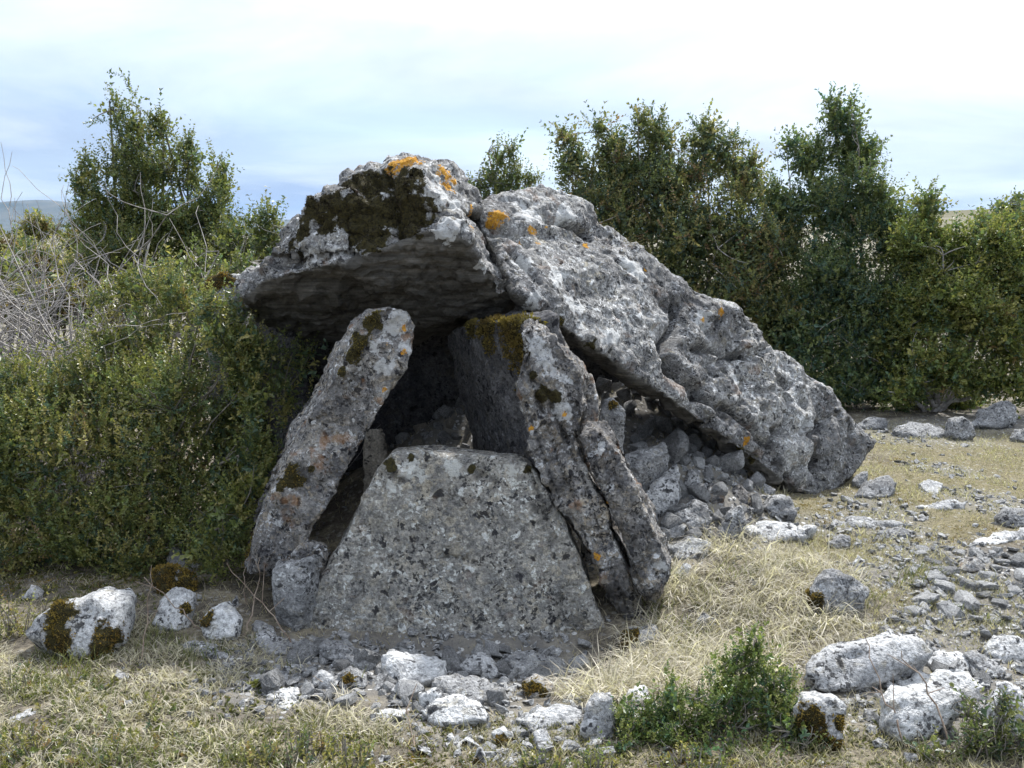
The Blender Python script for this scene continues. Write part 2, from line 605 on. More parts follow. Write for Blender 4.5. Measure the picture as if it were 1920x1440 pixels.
def ground_mat():
    k = NT('dry_ground')
    g = k.N.new('ShaderNodeNewGeometry')
    co = g.outputs['Position']
    n1 = k.noise(co, 1.3, 5, 0.6)
    n2 = k.noise(co, 7, 5, 0.65)
    n3 = k.noise(co, 60, 4, 0.7)
    soil = k.mix(k.ramp(n3.outputs['Fac'], (0.3, 0.0), (0.7, 1.0)), (0.05, 0.043, 0.034), (0.17, 0.15, 0.12))
    straw = k.mix(k.ramp(n3.outputs['Fac'], (0.3, 0.0), (0.7, 1.0)), (0.20, 0.17, 0.115), (0.42, 0.375, 0.275))
    mossy = k.mix(k.ramp(n3.outputs['Fac'], (0.3, 0.0), (0.7, 1.0)), (0.09, 0.08, 0.042), (0.26, 0.225, 0.135))
    base = k.mix(k.ramp(n2.outputs['Fac'], (0.46, 0.0), (0.66, 0.85)), soil, straw)
    lawn = k.attr('lawn')
    base = k.mix(k.m('MULTIPLY', lawn.outputs['Fac'], 0.8), base, mossy)
    peb = k.voro(co, 34)
    pc = k.N.new('ShaderNodeSeparateColor')
    k.L.new(peb.outputs['Color'], pc.inputs[0])
    pm = k.m('MULTIPLY', k.m('GREATER_THAN', pc.outputs[0], 0.72), k.ramp(peb.outputs['Distance'], (0.34, 1.0), (0.44, 0.0)))
    scree = k.attr('scree')
    pm = k.m('MULTIPLY', pm, k.m('ADD', 0.35, scree.outputs['Fac']), True)
    base = k.mix(k.m('MULTIPLY', scree.outputs['Fac'], 0.55), base, (0.21, 0.205, 0.195))
    base = k.mix(pm, base, k.mix(pc.outputs[1], (0.24, 0.24, 0.235), (0.56, 0.555, 0.54)))
    far = k.attr('far')
    plain = k.mix(k.ramp(k.noise(co, 0.05, 6, 0.65).outputs['Fac'], (0.42, 0.0), (0.60, 1.0)), (0.27, 0.245, 0.20), (0.12, 0.115, 0.07))
    base = k.mix(far.outputs['Fac'], base, plain)
    k.L.new(base, k.bsdf.inputs['Base Color'])
    k.bsdf.inputs['Roughness'].default_value = 0.95
    k.bsdf.inputs['Specular IOR Level'].default_value = 0.15
    b1 = k.bump(n3.outputs['Fac'], 0.7, 0.02)
    b2 = k.bump(pm, 0.5, 0.012, b1)
    k.L.new(b2, k.bsdf.inputs['Normal'])
    return k.mat


M['ground'] = ground_mat()


ZC = {}


def zone(x, y, blobs):
    """0..1 cover of soft round zones given as photo pixel, radius in metres"""
    r = np.zeros(np.shape(x))
    for px, py, rad in blobs:
        c = ZC.get((px, py))
        if c is None:
            c = ZC[(px, py)] = G(px, py)[0]
        d = np.hypot(x - c[0], y - c[1]) / rad
        r = np.maximum(r, 1 - sstep(0.55, 1.15, d))
    return r


LAWN = [(1700, 900, 0.75), (1830, 920, 0.9), (1600, 970, 0.5), (1760, 830, 1.0), (1900, 860, 1.2), (1580, 1010, 0.4), (1700, 960, 0.55)]
SCREE = [(830, 1225, 0.3), (650, 1225, 0.25), (1000, 1225, 0.25), (760, 800, 0.7), (900, 800, 0.5), (1640, 960, 0.3), (1760, 880, 0.3), (1850, 940, 0.35), (1700, 1020, 0.3), (1560, 990, 0.2), (1700, 1240, 0.3), (1850, 1200, 0.4), (1650, 1080, 0.2), (1560, 1250, 0.15), (1680, 1000, 0.25), (1120, 1340, 0.2), (480, 1280, 0.25), (1000, 1390, 0.25), (1200, 800, 0.6), (1300, 850, 0.5), (1130, 780, 0.5), (600, 1270, 0.35), (760, 1260, 0.42), (920, 1270, 0.38), (520, 1230, 0.25), (1850, 1080, 0.5), (1760, 1080, 0.35),
         (1300, 980, 0.4), (1220, 930, 0.4), (1250, 850, 0.5), (1800, 1250, 0.35), (1700, 1320, 0.3), (1880, 1320, 0.3), (1420, 960, 0.3),
         (850, 1330, 0.3), (1720, 810, 0.7), (1850, 790, 0.6)]


def build_ground():
    def axis(fine0, fine1, step, far0, far1):
        a = list(np.arange(fine0, fine1 + 1e-6, step))
        s = step
        x = fine1
        while x < far1:
            s *= 1.13
            x += s
            a.append(x)
        s = step
        x = fine0
        lo = []
        while x > far0:
            s *= 1.13
            x -= s
            lo.append(x)
        return np.array(lo[::-1] + a)
    xs = axis(-2.8, 3.6, 0.042, -14000, 14000)
    ys = axis(2.2, 7.5, 0.042, -60, 16000)
    X, Yy = np.meshgrid(xs, ys)
    Z = ground(X, Yy)
    nf = np.exp(-np.maximum(0, np.hypot(X, Yy) - 7) / 2)
    pp = np.stack([X.ravel(), Yy.ravel(), np.zeros(X.size)], 1)
    Z = Z + nf * (0.012 * perlin(pp * 16, 8) + 0.007 * perlin(pp * 37, 9)).reshape(X.shape)
    V = np.stack([X, Yy, Z], -1).reshape(-1, 3)
    ny, nx = X.shape
    i = (np.arange(ny - 1)[:, None] * nx + np.arange(nx - 1)[None, :]).ravel()
    Fq = np.stack([i, i + 1, i + nx + 1, i + nx], 1)
    d = np.hypot(V[:, 0], V[:, 1])
    near = d < 14
    lawn = np.zeros(len(V))
    scree = np.zeros(len(V))
    lawn[near] = zone(V[near, 0], V[near, 1], LAWN)
    scree[near] = zone(V[near, 0], V[near, 1], SCREE)
    me = mesh_np('ground', V, Fq, np.full(len(Fq), 4), M['ground'], True, attrs={'lawn': lawn, 'scree': scree, 'far': sstep(9, 22, d)})
    tag(link('ground', me), kind='structure')


build_ground()


def build_hills():
    k = NT('wooded_hill')
    g = k.N.new('ShaderNodeNewGeometry')
    n = k.noise(g.outputs['Position'], 0.004, 8, 0.6)
    k.L.new(k.ramp(n.outputs['Fac'], (0.35, (0.035, 0.05, 0.035)), (0.65, (0.10, 0.10, 0.07))), k.bsdf.inputs['Base Color'])
    k.bsdf.inputs['Roughness'].default_value = 1.0
    xs = np.linspace(-9000, 9000, 160)
    ys = np.linspace(7000, 11500, 30)
    X, Yy = np.meshgrid(xs, ys)
    pp = np.stack([X.ravel(), Yy.ravel(), np.zeros(X.size)], 1)
    prof = 90 + 215 * np.exp(-((X + 4300) / 1900) ** 2) + 60 * np.exp(-((X - 3000) / 2500) ** 2)
    t = (Yy - 7000) / 4500
    ridge = np.exp(-((t - 0.45) / 0.24) ** 2)
    Z = prof * ridge * (1 + 0.28 * fbm(pp * 0.0006, 4, 3).reshape(X.shape)) - 25 * (1 - ridge)
    V = np.stack([X, Yy, Z], -1).reshape(-1, 3)
    ny, nx = X.shape
    i = (np.arange(ny - 1)[:, None] * nx + np.arange(nx - 1)[None, :]).ravel()
    Fq = np.stack([i, i + 1, i + nx + 1, i + nx], 1)
    me = mesh_np('hills', V, Fq, np.full(len(Fq), 4), k.mat, True)
    tag(link('hills', me), kind='structure')


build_hills()


# ------------------------------------------------------------------ stone builder
def remesh(hulls, voxel, smooth_it=2):
    bm = bmesh.new()
    for pts in hulls:
        b2 = bmesh.new()
        for p in pts:
            b2.verts.new([float(c) for c in p])
        r = bmesh.ops.convex_hull(b2, input=b2.verts[:])
        junk = [v for v in b2.verts if not v.link_faces]
        for v in junk:
            b2.verts.remove(v)
        tmp = bpy.data.meshes.new('tmp')
        b2.to_mesh(tmp)
        b2.free()
        bm.from_mesh(tmp)
        bpy.data.meshes.remove(tmp)
    me = bpy.data.meshes.new('tmp')
    bm.to_mesh(me)
    bm.free()
    o = bpy.data.objects.new('tmp', me)
    COL.objects.link(o)
    r = o.modifiers.new('r', 'REMESH')
    r.mode = 'VOXEL'
    r.voxel_size = voxel
    r.adaptivity = 0.0
    if smooth_it:
        s = o.modifiers.new('s', 'SMOOTH')
        s.iterations = smooth_it
        s.factor = 0.5
    dg = bpy.context.evaluated_depsgraph_get()
    ev = o.evaluated_get(dg)
    em = ev.to_mesh()
    n = len(em.vertices)
    V = np.empty(n * 3, np.float32)
    em.vertices.foreach_get('co', V)
    NL = len(em.loops)
    li = np.empty(NL, np.int32)
    em.loops.foreach_get('vertex_index', li)
    ls = np.empty(len(em.polygons), np.int32)
    em.polygons.foreach_get('loop_total', ls)
    ev.to_mesh_clear()
    bpy.data.objects.remove(o)
    bpy.data.meshes.remove(me)
    return V.reshape(-1, 3).astype(float), li, ls


def vnormals(V, li, ls):
    st = np.concatenate([[0], np.cumsum(ls)[:-1]])
    a, b, c = li[st], li[st + 1], li[st + 2]
    d = np.where(ls > 3, li[np.minimum(st + 3, len(li) - 1)], c)
    fn = np.cross(V[c] - V[a], V[d] - V[b])
    tri = ls == 3
    if tri.any():
        fn[tri] = np.cross(V[b[tri]] - V[a[tri]], V[c[tri]] - V[a[tri]])
    N = np.zeros_like(V)
    for idx in (a, b, c, d):
        np.add.at(N, idx, fn)
    N /= np.linalg.norm(N, axis=1)[:, None] + 1e-12
    return N


def snap(V, N, px, py):
    """vertex of a stone that shows at a photo pixel"""
    x, y = proj(V)
    face = ((CAMP - V) * N).sum(1) > 0
    d = (x - px) ** 2 + (y - py) ** 2
    d = np.where(face, d, 1e9)
    near = d < max(d.min() + 1, 14 ** 2)
    yy = np.where(near, V[:, 1], 1e9)
    return V[int(np.argmin(yy))]


def seg_dist(V, poly):
    d = np.full(len(V), 1e9)
    for a, b in zip(poly[:-1], poly[1:]):
        ab = b - a
        t = np.clip(((V - a) @ ab) / (ab @ ab + 1e-12), 0, 1)
        d = np.minimum(d, np.linalg.norm(V - (a + t[:, None] * ab), axis=1))
    return d


def tufts(V, N, li, ls, mask, dens, hgt, rng, pal, up=0.5):
    """short moss fronds standing on the masked faces -> mesh arrays"""
    st = np.concatenate([[0], np.cumsum(ls)[:-1]])
    a, b, c = li[st], li[st + 1], li[st + 2]
    d = np.where(ls > 3, li[np.minimum(st + 3, len(li) - 1)], c)
    fm = (mask[a] + mask[b] + mask[c]) / 3
    area = np.linalg.norm(np.cross(V[c] - V[a], V[d] - V[b]), axis=1) / 2
    w = area * np.clip((fm - 0.2) * 1.6, 0, 1)
    n = int(w.sum() * dens)
    if n < 3:
        return None
    f = rng.choice(len(w), n, p=w / w.sum())
    u, v = rng.rand(n, 1), rng.rand(n, 1)
    pos = (V[a[f]] * (1 - u) + V[b[f]] * u) * (1 - v) + (V[d[f]] * (1 - u) + V[c[f]] * u) * v
    nn = N[a[f]]
    clump = 0.5 + 0.9 * np.clip(perlin(pos * 26, 4) + 0.3, 0, 1)
    dirv = nn + up * np.array([0, 0, 1.0]) + 0.7 * rng.normal(size=(n, 3))
    dirv /= np.linalg.norm(dirv, axis=1)[:, None]
    h = (hgt * (0.5 + rng.rand(n)) * clump)[:, None]
    side = np.cross(dirv, rng.normal(size=(n, 3)))
    side /= np.linalg.norm(side, axis=1)[:, None] + 1e-9
    wd = h * 0.30
    q = pos - nn * 0.004
    V4 = np.stack([q - side * wd * 0.5, q + dirv * h * 0.6 - side * wd * 0.6, q + dirv * h, q + dirv * h * 0.5 + side * wd * 0.8], 1)
    F4 = np.arange(n * 4).reshape(n, 4)
    t = np.clip(0.5 + 1.3 * perlin(pos * 9, 6) + 0.25 * rng.normal(size=n), 0, 1)[:, None]
    pal = np.array(pal)
    t2 = np.clip(0.5 + 1.5 * perlin(pos * 5, 12), 0, 1)[:, None]
    colr = (pal[0] * (1 - t) + pal[1] * t) * (1 - t2 * 0.6) + pal[2] * t2 * 0.6
    colr = colr * (0.7 + 0.6 * rng.rand(n, 1))
    return V4.reshape(-1, 3), F4, np.full(n, 4), colr


MOSS_OLIVE = [(0.07, 0.06, 0.018), (0.25, 0.21, 0.045), (0.19, 0.115, 0.028)]
MOSS_DARK = [(0.007, 0.0065, 0.005), (0.026, 0.022, 0.010), (0.03, 0.019, 0.009)]
MOSS_OCHRE = [(0.10, 0.068, 0.016), (0.32, 0.235, 0.05), (0.20, 0.11, 0.024)]


def build_stone(name, hulls, mat, label, cat='stone', group=None, voxel=0.012, smooth_it=2, amp=0.02, scale=4.0,
                fine=0.006, pits=0.0, pit_zone=None, cracks=(), moss=(), orange=(), dark_mark=(), strata=0.0, under=False,
                moss_pal=MOSS_OLIVE, moss_h=0.012, moss_dens=52000, seed=0, ledge=0.0, terrace=0.0, tscale=2.2, beds=None, chip=1.0, pale=(), inset=0.0):
    rng = np.random.RandomState(1000 + seed)
    V, li, ls = remesh(hulls, voxel, smooth_it)
    N = vnormals(V, li, ls)
    V0 = V.copy()
    p = V + seed * 3.1
    dsp = amp * fbm(p * scale, 4, seed % 7, 0.55)
    dsp += amp * 0.5 * (0.28 - np.abs(perlin(p * scale * 1.9, 3)))            # creases
    dsp += fine * fbm(p * scale * 7, 3, 2, 0.6)
    if strata:
        wob = 0.04 * perlin(p * 1.8, 5)
        dsp += strata * np.clip(2.2 * perlin(np.stack([p[:, 0] * 0.8, p[:, 1] * 0.8, (V[:, 2] + wob) * 17], 1), 4), -1, 1)
    if ledge:
        s = fbm(p * 2.6, 2, 9)
        q = s * 9
        dsp += ledge * (np.floor(q) + sstep(0.4, 0.6, q - np.floor(q)) - q) * 0.6
    if pits:
        pn = perlin(p * 8.5, 11) + 0.55 * perlin(p * 18, 13)
        w = np.ones(len(V))
        if pit_zone:
            c = snap(V, N, *pit_zone[:2])
            w = 0.15 + 0.85 * (1 - sstep(pit_zone[2] * 0.6, pit_zone[2] * 1.3, np.linalg.norm(V - c, axis=1)))
        dsp -= pits * w * np.clip(pn - 0.10, 0, 0.42) * 2.4
        dsp += pits * w * np.clip(perlin(p * 6.2, 21), -0.3, 0.5) * 0.9
    if terrace:
        q = fbm(p * tscale, 3, 9, 0.55) * 4.5
        fq = np.floor(q)
        dsp += terrace * (fq + sstep(0.46, 0.54, q - fq))
    if beds:
        nv, sp, dep = beds
        nv = np.array(nv) / np.linalg.norm(nv)
        d1 = (V @ nv + 0.35 * sp * fbm(p * 2.4, 3, 5)) / sp
        li_ = np.floor(d1)
        lay = np.sin(li_ * 12.9898 + seed) * 43758.5453
        lay = lay - np.floor(lay)
        edgef = 1 - np.abs(N @ nv)
        dsp += dep * edgef * (lay - 0.5) * (1 + perlin(p * 3, 8))
        fr = np.abs(d1 - li_ - 0.5) * 2
        dsp -= dep * 0.9 * edgef * sstep(0.86, 1.0, fr) * np.clip(0.6 + 1.6 * perlin(p * 3.5, 14), 0, 1)
    if chip:
        st_ = np.concatenate([[0], np.cumsum(ls)[:-1]])
        qd = np.stack([li[st_], li[st_ + 1], li[st_ + 2], li[np.minimum(st_ + 3, len(li) - 1)]], 1)
        Vs = V.copy()
        cnt = np.bincount(qd.ravel(), minlength=len(V))[:, None] + 1e-9
        for _ in range(9):
            fc = Vs[qd].mean(1)
            acc = np.stack([np.bincount(qd.ravel(), weights=np.repeat(fc[:, i], 4), minlength=len(V)) for i in range(3)], 1)
            Vs = acc / cnt
        conv = np.clip(((V - Vs) * N).sum(1), 0, None)
        dsp -= chip * conv * np.clip(0.35 + 4.0 * (perlin(p * scale * 2.2, 23) + 0.5 * perlin(p * scale * 5, 24)), 0, 2.6)
    at = {k: np.zeros(len(V)) for k in ('moss', 'orange', 'dark_mark', 'under', 'pale')}
    for cr in cracks:
        pts, wd, dp = cr
        poly = [snap(V0, N, *q) for q in pts]
        dd = seg_dist(V0, poly)
        dd = dd + 0.012 * perlin(p * 14, 15)
        k = np.exp(-(dd / wd) ** 2)
        dsp -= dp * k
        at['dark_mark'] = np.maximum(at['dark_mark'], 0.7 * np.exp(-(dd / (wd * 0.5)) ** 2))  # near-black colour along the middle of each crack
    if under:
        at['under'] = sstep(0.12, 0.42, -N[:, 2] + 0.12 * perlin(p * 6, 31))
    V = V + N * (dsp - inset)[:, None]
    rag = 0.6 * perlin(p * 6, 17) + 0.7 * perlin(p * 17, 18) + 0.8 * perlin(p * 41, 20)
    for key, lst in (('moss', moss), ('orange', orange), ('dark_mark', dark_mark), ('pale', pale)):
        for it in lst:
            c = snap(V0, N, it[0], it[1])
            dd = np.linalg.norm(V0 - c, axis=1) / it[2]
            at[key] = np.maximum(at[key], (1 - sstep(0.35, 1.45, dd + rag * 1.1)) * (it[3] if len(it) > 3 else 1.0))
    if moss:
        V = V + N * (0.012 * at['moss'] * np.clip(0.4 + 2 * perlin(p * 22, 19), 0, 1))[:, None]
    base = np.array([V[:, 0].mean(), V[:, 1].mean(), V[:, 2].min()])
    me = mesh_np(name, V - base, li, ls, mat, True, attrs=at)
    o = link(name, me, loc=base)
    tag(o, label, cat, group)
    if moss:
        t = tufts(V - base, vnormals(V, li, ls), li, ls, at['moss'], moss_dens, moss_h, rng, moss_pal)
        if t is not None:
            mo = link('moss', mesh_np('moss', t[0], t[1], t[2], M['moss'], False, t[3]), o)
            tag(mo, kind='stuff')
    return o


def PP(lst):
    return [P(*q) for q in lst]


DG = 'stones of the dolmen'

# ------------------------------------------------------------------ the dolmen
# left half of the broken roof slab
cap_front = [(459, 556, 4.80), (490, 526, 4.70), (575, 507, 4.58), (656, 486, 4.50), (731, 466, 4.45), (775, 437, 4.42), (806, 428, 4.40), (853, 428, 4.42), (900, 483, 4.52), (960, 548, 4.66)]
cap_back = [(480, 605, 5.15), (560, 632, 5.3), (640, 648, 5.4), (800, 624, 5.5), (940, 588, 5.25), (900, 600, 5.9), (560, 600, 5.9), (700, 560, 6.2)]
cap_body = [(456, 530, 4.9), (500, 482, 4.78), (560, 450, 4.72), (650, 420, 4.62), (790, 400, 4.52), (862, 402, 4.60), (884, 425, 4.85), (918, 480, 5.0), (950, 520, 5.2), (620, 430, 5.4), (860, 420, 5.5), (520, 500, 5.4), (880, 470, 6.35), (935, 540, 6.3)]  # rearmost points reach back unseen, added to stop sun leaking into the chamber
cap_hulls = [
    PP(cap_front + cap_back + cap_body),
    PP([(500, 476, 4.75), (530, 440, 4.72), (560, 402, 4.74), (600, 378, 4.72), (640, 362, 4.74), (664, 380, 4.60), (655, 470, 4.5), (560, 485, 4.58), (640, 375, 5.3), (560, 420, 5.3), (700, 420, 5.2)]),
    PP([(638, 362, 4.76), (652, 334, 4.80), (690, 314, 4.80), (716, 312, 4.80), (720, 420, 4.55), (650, 440, 4.55), (700, 330, 5.3), (660, 350, 5.3)]),
    PP([(722, 318, 4.76), (730, 298, 4.80), (758, 286, 4.84), (795, 292, 4.88), (800, 310, 4.72), (780, 330, 4.60), (785, 400, 4.50), (720, 440, 4.52), (760, 300, 5.3), (800, 310, 5.3)]),
    PP([(778, 322, 4.58), (800, 312, 4.66), (850, 304, 4.95), (866, 335, 4.98), (882, 372, 4.95), (890, 395, 4.90), (866, 396, 4.64), (790, 390, 4.50), (780, 380, 4.50), (800, 312, 5.3), (860, 330, 5.35), (885, 400, 5.3)]),
]
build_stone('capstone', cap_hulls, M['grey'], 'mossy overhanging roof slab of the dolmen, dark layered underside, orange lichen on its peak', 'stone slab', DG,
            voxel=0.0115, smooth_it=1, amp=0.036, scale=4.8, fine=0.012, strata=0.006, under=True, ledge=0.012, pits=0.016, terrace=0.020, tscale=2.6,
            cracks=[([(785, 398), (830, 396), (868, 404)], 0.018, 0.05), ([(505, 488), (580, 478), (652, 468)], 0.016, 0.04),
                    ([(655, 468), (662, 490)], 0.016, 0.04), ([(722, 320), (728, 360), (735, 420)], 0.02, 0.05), ([(640, 372), (660, 420), (652, 470)], 0.02, 0.04)],
            moss=[(690, 345, 0.11), (700, 400, 0.15), (750, 345, 0.08), (755, 395, 0.11), (690, 440, 0.07), (660, 350, 0.08), (745, 330, 0.06), (600, 410, 0.07), (640, 400, 0.08), (590, 390, 0.08), (560, 430, 0.06),
                  (760, 425, 0.05), (660, 375, 0.07), (530, 450, 0.045), (620, 372, 0.07), (540, 475, 0.03), (770, 330, 0.05)],
            moss_pal=MOSS_DARK, moss_h=0.010, pale=[(820, 350, 0.13), (840, 415, 0.09), (800, 340, 0.08), (920, 500, 0.05), (560, 480, 0.06), (860, 385, 0.06), (610, 470, 0.05)],
            orange=[(760, 300, 0.085), (735, 305, 0.04), (785, 298, 0.05), (838, 318, 0.05), (850, 345, 0.045), (862, 330, 0.04), (885, 382, 0.03), (884, 425, 0.02), (850, 310, 0.04)], seed=1)

# right half, fallen to the right
t_near = [(962, 545, 4.62), (1080, 630, 4.75), (1250, 740, 5.02), (1400, 850, 5.32), (1478, 905, 5.50)]
t_low = [(985, 582, 4.82), (1110, 668, 4.92), (1258, 774, 5.18), (1395, 872, 5.45), (1470, 920, 5.55)]
sh = np.array([-0.12, 0.16, -0.16])


def shifted(lst, v=sh, k=1.0):
    return [P(*q) + v * k for q in lst]


back = np.array([0.06, 0.50, -0.30])  # unseen backward extension of the fallen slab, added to block sun beneath it
far1 = [(912, 366, 5.12), (960, 352, 5.32), (1010, 346, 5.38), (1060, 356, 5.42), (1110, 380, 5.46), (1118, 412, 5.42)]
far2 = [(1118, 418, 5.45), (1150, 432, 5.5), (1162, 458, 5.5), (1235, 482, 5.55), (1256, 512, 5.58)]
far3 = [(1256, 512, 5.58), (1300, 536, 5.64), (1400, 600, 5.78), (1440, 632, 5.84)]
far4 = [(1440, 636, 5.84), (1480, 655, 5.9), (1512, 692, 5.96), (1560, 735, 6.02), (1618, 792, 6.1), (1648, 830, 6.05), (1622, 872, 5.95), (1582, 912, 5.80), (1512, 938, 5.62)]
t_hulls = [
    PP(t_near[:3] + t_low[:3] + [(905, 435, 4.95), (950, 510, 4.70), (960, 440, 4.98), (1100, 450, 5.28), (1240, 560, 5.42)] + far2) + shifted(far2 + [(960, 420, 5.2)], k=1.5) + shifted(far2, back),
    PP(far1 + [(888, 388, 5.0), (905, 440, 4.95), (1000, 460, 5.05), (1110, 440, 5.34), (915, 395, 4.98), (1040, 420, 5.12)]) + shifted(far1 + [(1000, 460, 5.05)], k=1.4) + shifted(far1, back),
    PP(t_near[1:4] + t_low[1:4] + far3 + [(1240, 540, 5.46)]) + shifted(far3, k=1.5) + shifted(far3, back),
    PP(t_near[3:] + t_low[3:] + far4 + [(1300, 700, 5.25), (1380, 640, 5.58)]) + shifted(far4[:6], k=1.4) + shifted(far4[:4], back),
]
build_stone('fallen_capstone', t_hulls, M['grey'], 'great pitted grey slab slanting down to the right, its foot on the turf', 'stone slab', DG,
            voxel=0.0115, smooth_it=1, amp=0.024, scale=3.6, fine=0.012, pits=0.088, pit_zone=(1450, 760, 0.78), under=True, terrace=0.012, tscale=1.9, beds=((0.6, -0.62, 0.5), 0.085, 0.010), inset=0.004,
            cracks=[([(1283, 560), (1278, 610), (1255, 650), (1275, 680), (1310, 725)], 0.036, 0.12), ([(1310, 735), (1385, 765), (1450, 825)], 0.026, 0.07),
                    ([(1040, 392), (1075, 402), (1118, 432)], 0.026, 0.10), ([(915, 418), (955, 425), (990, 442)], 0.026, 0.09), ([(965, 455), (1000, 500), (1015, 525)], 0.020, 0.08),
                    ([(925, 440), (950, 490), (962, 520)], 0.020, 0.09), ([(1268, 690), (1310, 715), (1365, 775)], 0.024, 0.06),
                    ([(1330, 640), (1400, 655), (1425, 660)], 0.026, 0.09), ([(1455, 860), (1465, 820), (1480, 800)], 0.02, 0.05), ([(1545, 850), (1530, 810), (1560, 780)], 0.02, 0.05),
                    ([(1165, 480), (1185, 495)], 0.02, 0.05), ([(1245, 522), (1250, 528)], 0.014, 0.05), ([(1480, 730), (1490, 740)], 0.018, 0.05)],
            dark_mark=[(1465, 830, 0.05, 0.9), (1472, 870, 0.05, 0.8), (1550, 830, 0.045, 0.8), (1555, 870, 0.04, 0.7), (1372, 775, 0.03, 0.8), (1290, 640, 0.02, 0.6), (1500, 920, 0.06, 0.7)],
            orange=[(948, 397, 0.062), (935, 408, 0.04), (985, 438, 0.03), (1013, 425, 0.032), (1045, 425, 0.022), (1110, 447, 0.022), (1360, 577, 0.03), (1412, 825, 0.024), (1335, 590, 0.015), (1015, 445, 0.014), (1225, 500, 0.015)],
            moss=[(1392, 858, 0.035), (1400, 880, 0.03), (1060, 610, 0.03), (1120, 655, 0.03)], moss_h=0.008,
            pale=[(1050, 520, 0.10), (1085, 565, 0.09), (1000, 380, 0.12), (1075, 385, 0.10), (1200, 500, 0.10), (1150, 620, 0.06), (990, 480, 0.07), (1340, 590, 0.08), (1010, 560, 0.05), (1400, 700, 0.05), (1520, 790, 0.05)], seed=2)

# left side stone, leaning in
lu = [(697, 580, 4.22), (738, 571, 4.22), (764, 580, 4.22), (781, 610, 4.2), (778, 652, 4.2), (742, 722, 4.18), (690, 822, 4.15), (655, 650, 4.22), (678, 602, 4.24), (618, 722, 4.2), (565, 800, 4.18)]
ll = [(690, 822, 4.15), (742, 722, 4.18), (640, 912, 4.12), (578, 1005, 4.08), (550, 1070, 4.06), (462, 1085, 4.08), (480, 985, 4.12), (528, 885, 4.14), (563, 803, 4.18), (618, 722, 4.2)]
bk = np.array([-0.10, 0.34, -0.02])
build_stone('upright_slab', [PP(lu) + shifted(lu, bk), PP(ll) + shifted(ll, bk)], M['upright'], 'long narrow upright leaning right, rounded tip with olive moss, beside the box shrub', 'stone slab', DG,
            voxel=0.0105, smooth_it=1, amp=0.016, scale=4.5, fine=0.008, terrace=0.010, tscale=3.4, chip=1.4, inset=0.012,
            moss=[(690, 580, 0.035), (682, 600, 0.04), (666, 630, 0.045), (650, 658, 0.035), (635, 685, 0.025), (540, 880, 0.05), (550, 890, 0.03), (575, 870, 0.02), (520, 900, 0.03), (455, 1000, 0.06), (450, 1030, 0.06)],
            pale=[(735, 590, 0.07), (720, 670, 0.05), (690, 640, 0.03), (755, 640, 0.04), (655, 780, 0.02), (520, 970, 0.03)],
            orange=[(755, 600, 0.018), (760, 650, 0.016), (715, 720, 0.016), (720, 635, 0.012)], dark_mark=[(560, 880, 0.05, 0.8), (600, 885, 0.03, 0.8), (660, 700, 0.05, 0.6)], seed=3)

# closing slab at the front
ff = [(568, 1190, 3.96), (580, 1130, 3.99), (640, 1012, 4.05), (702, 892, 4.11), (735, 854, 4.14), (790, 848, 4.15), (860, 858, 4.15), (988, 862, 4.15), (1012, 892, 4.13), (1052, 962, 4.10), (1100, 1080, 4.04), (1136, 1175, 3.99), (1120, 1215, 3.96), (900, 1260, 3.93), (600, 1250, 3.93)]
build_stone('closing_slab', [PP(ff) + shifted(ff, np.array([0.0, 0.20, -0.01]))], M['slab'], 'broad trapezoid slab mottled with lichen, closing the chamber front', 'stone slab', DG,
            voxel=0.0115, smooth_it=1, amp=0.012, scale=3.4, fine=0.006, terrace=0.005, tscale=2.6, chip=1.5,
            cracks=[([(835, 1030), (880, 1040)], 0.01, 0.02), ([(1000, 870), (1020, 920)], 0.014, 0.03), ([(1060, 1110), (1050, 1170)], 0.012, 0.02)],
            moss=[(735, 858, 0.03), (1000, 870, 0.022), (780, 850, 0.018), (890, 868, 0.02)], moss_pal=MOSS_DARK, moss_h=0.007,
            pale=[(770, 862, 0.05), (850, 866, 0.05), (960, 870, 0.05), (800, 880, 0.03), (655, 1070, 0.022), (960, 1030, 0.02), (845, 1050, 0.016), (735, 900, 0.03)],
            dark_mark=[(1020, 940, 0.05, 0.8), (1080, 1150, 0.06, 0.6), (1045, 1000, 0.03, 0.6), (905, 870, 0.03, 0.8), (760, 890, 0.018, 0.9), (745, 875, 0.018, 0.9), (935, 890, 0.02, 0.7)], seed=4)

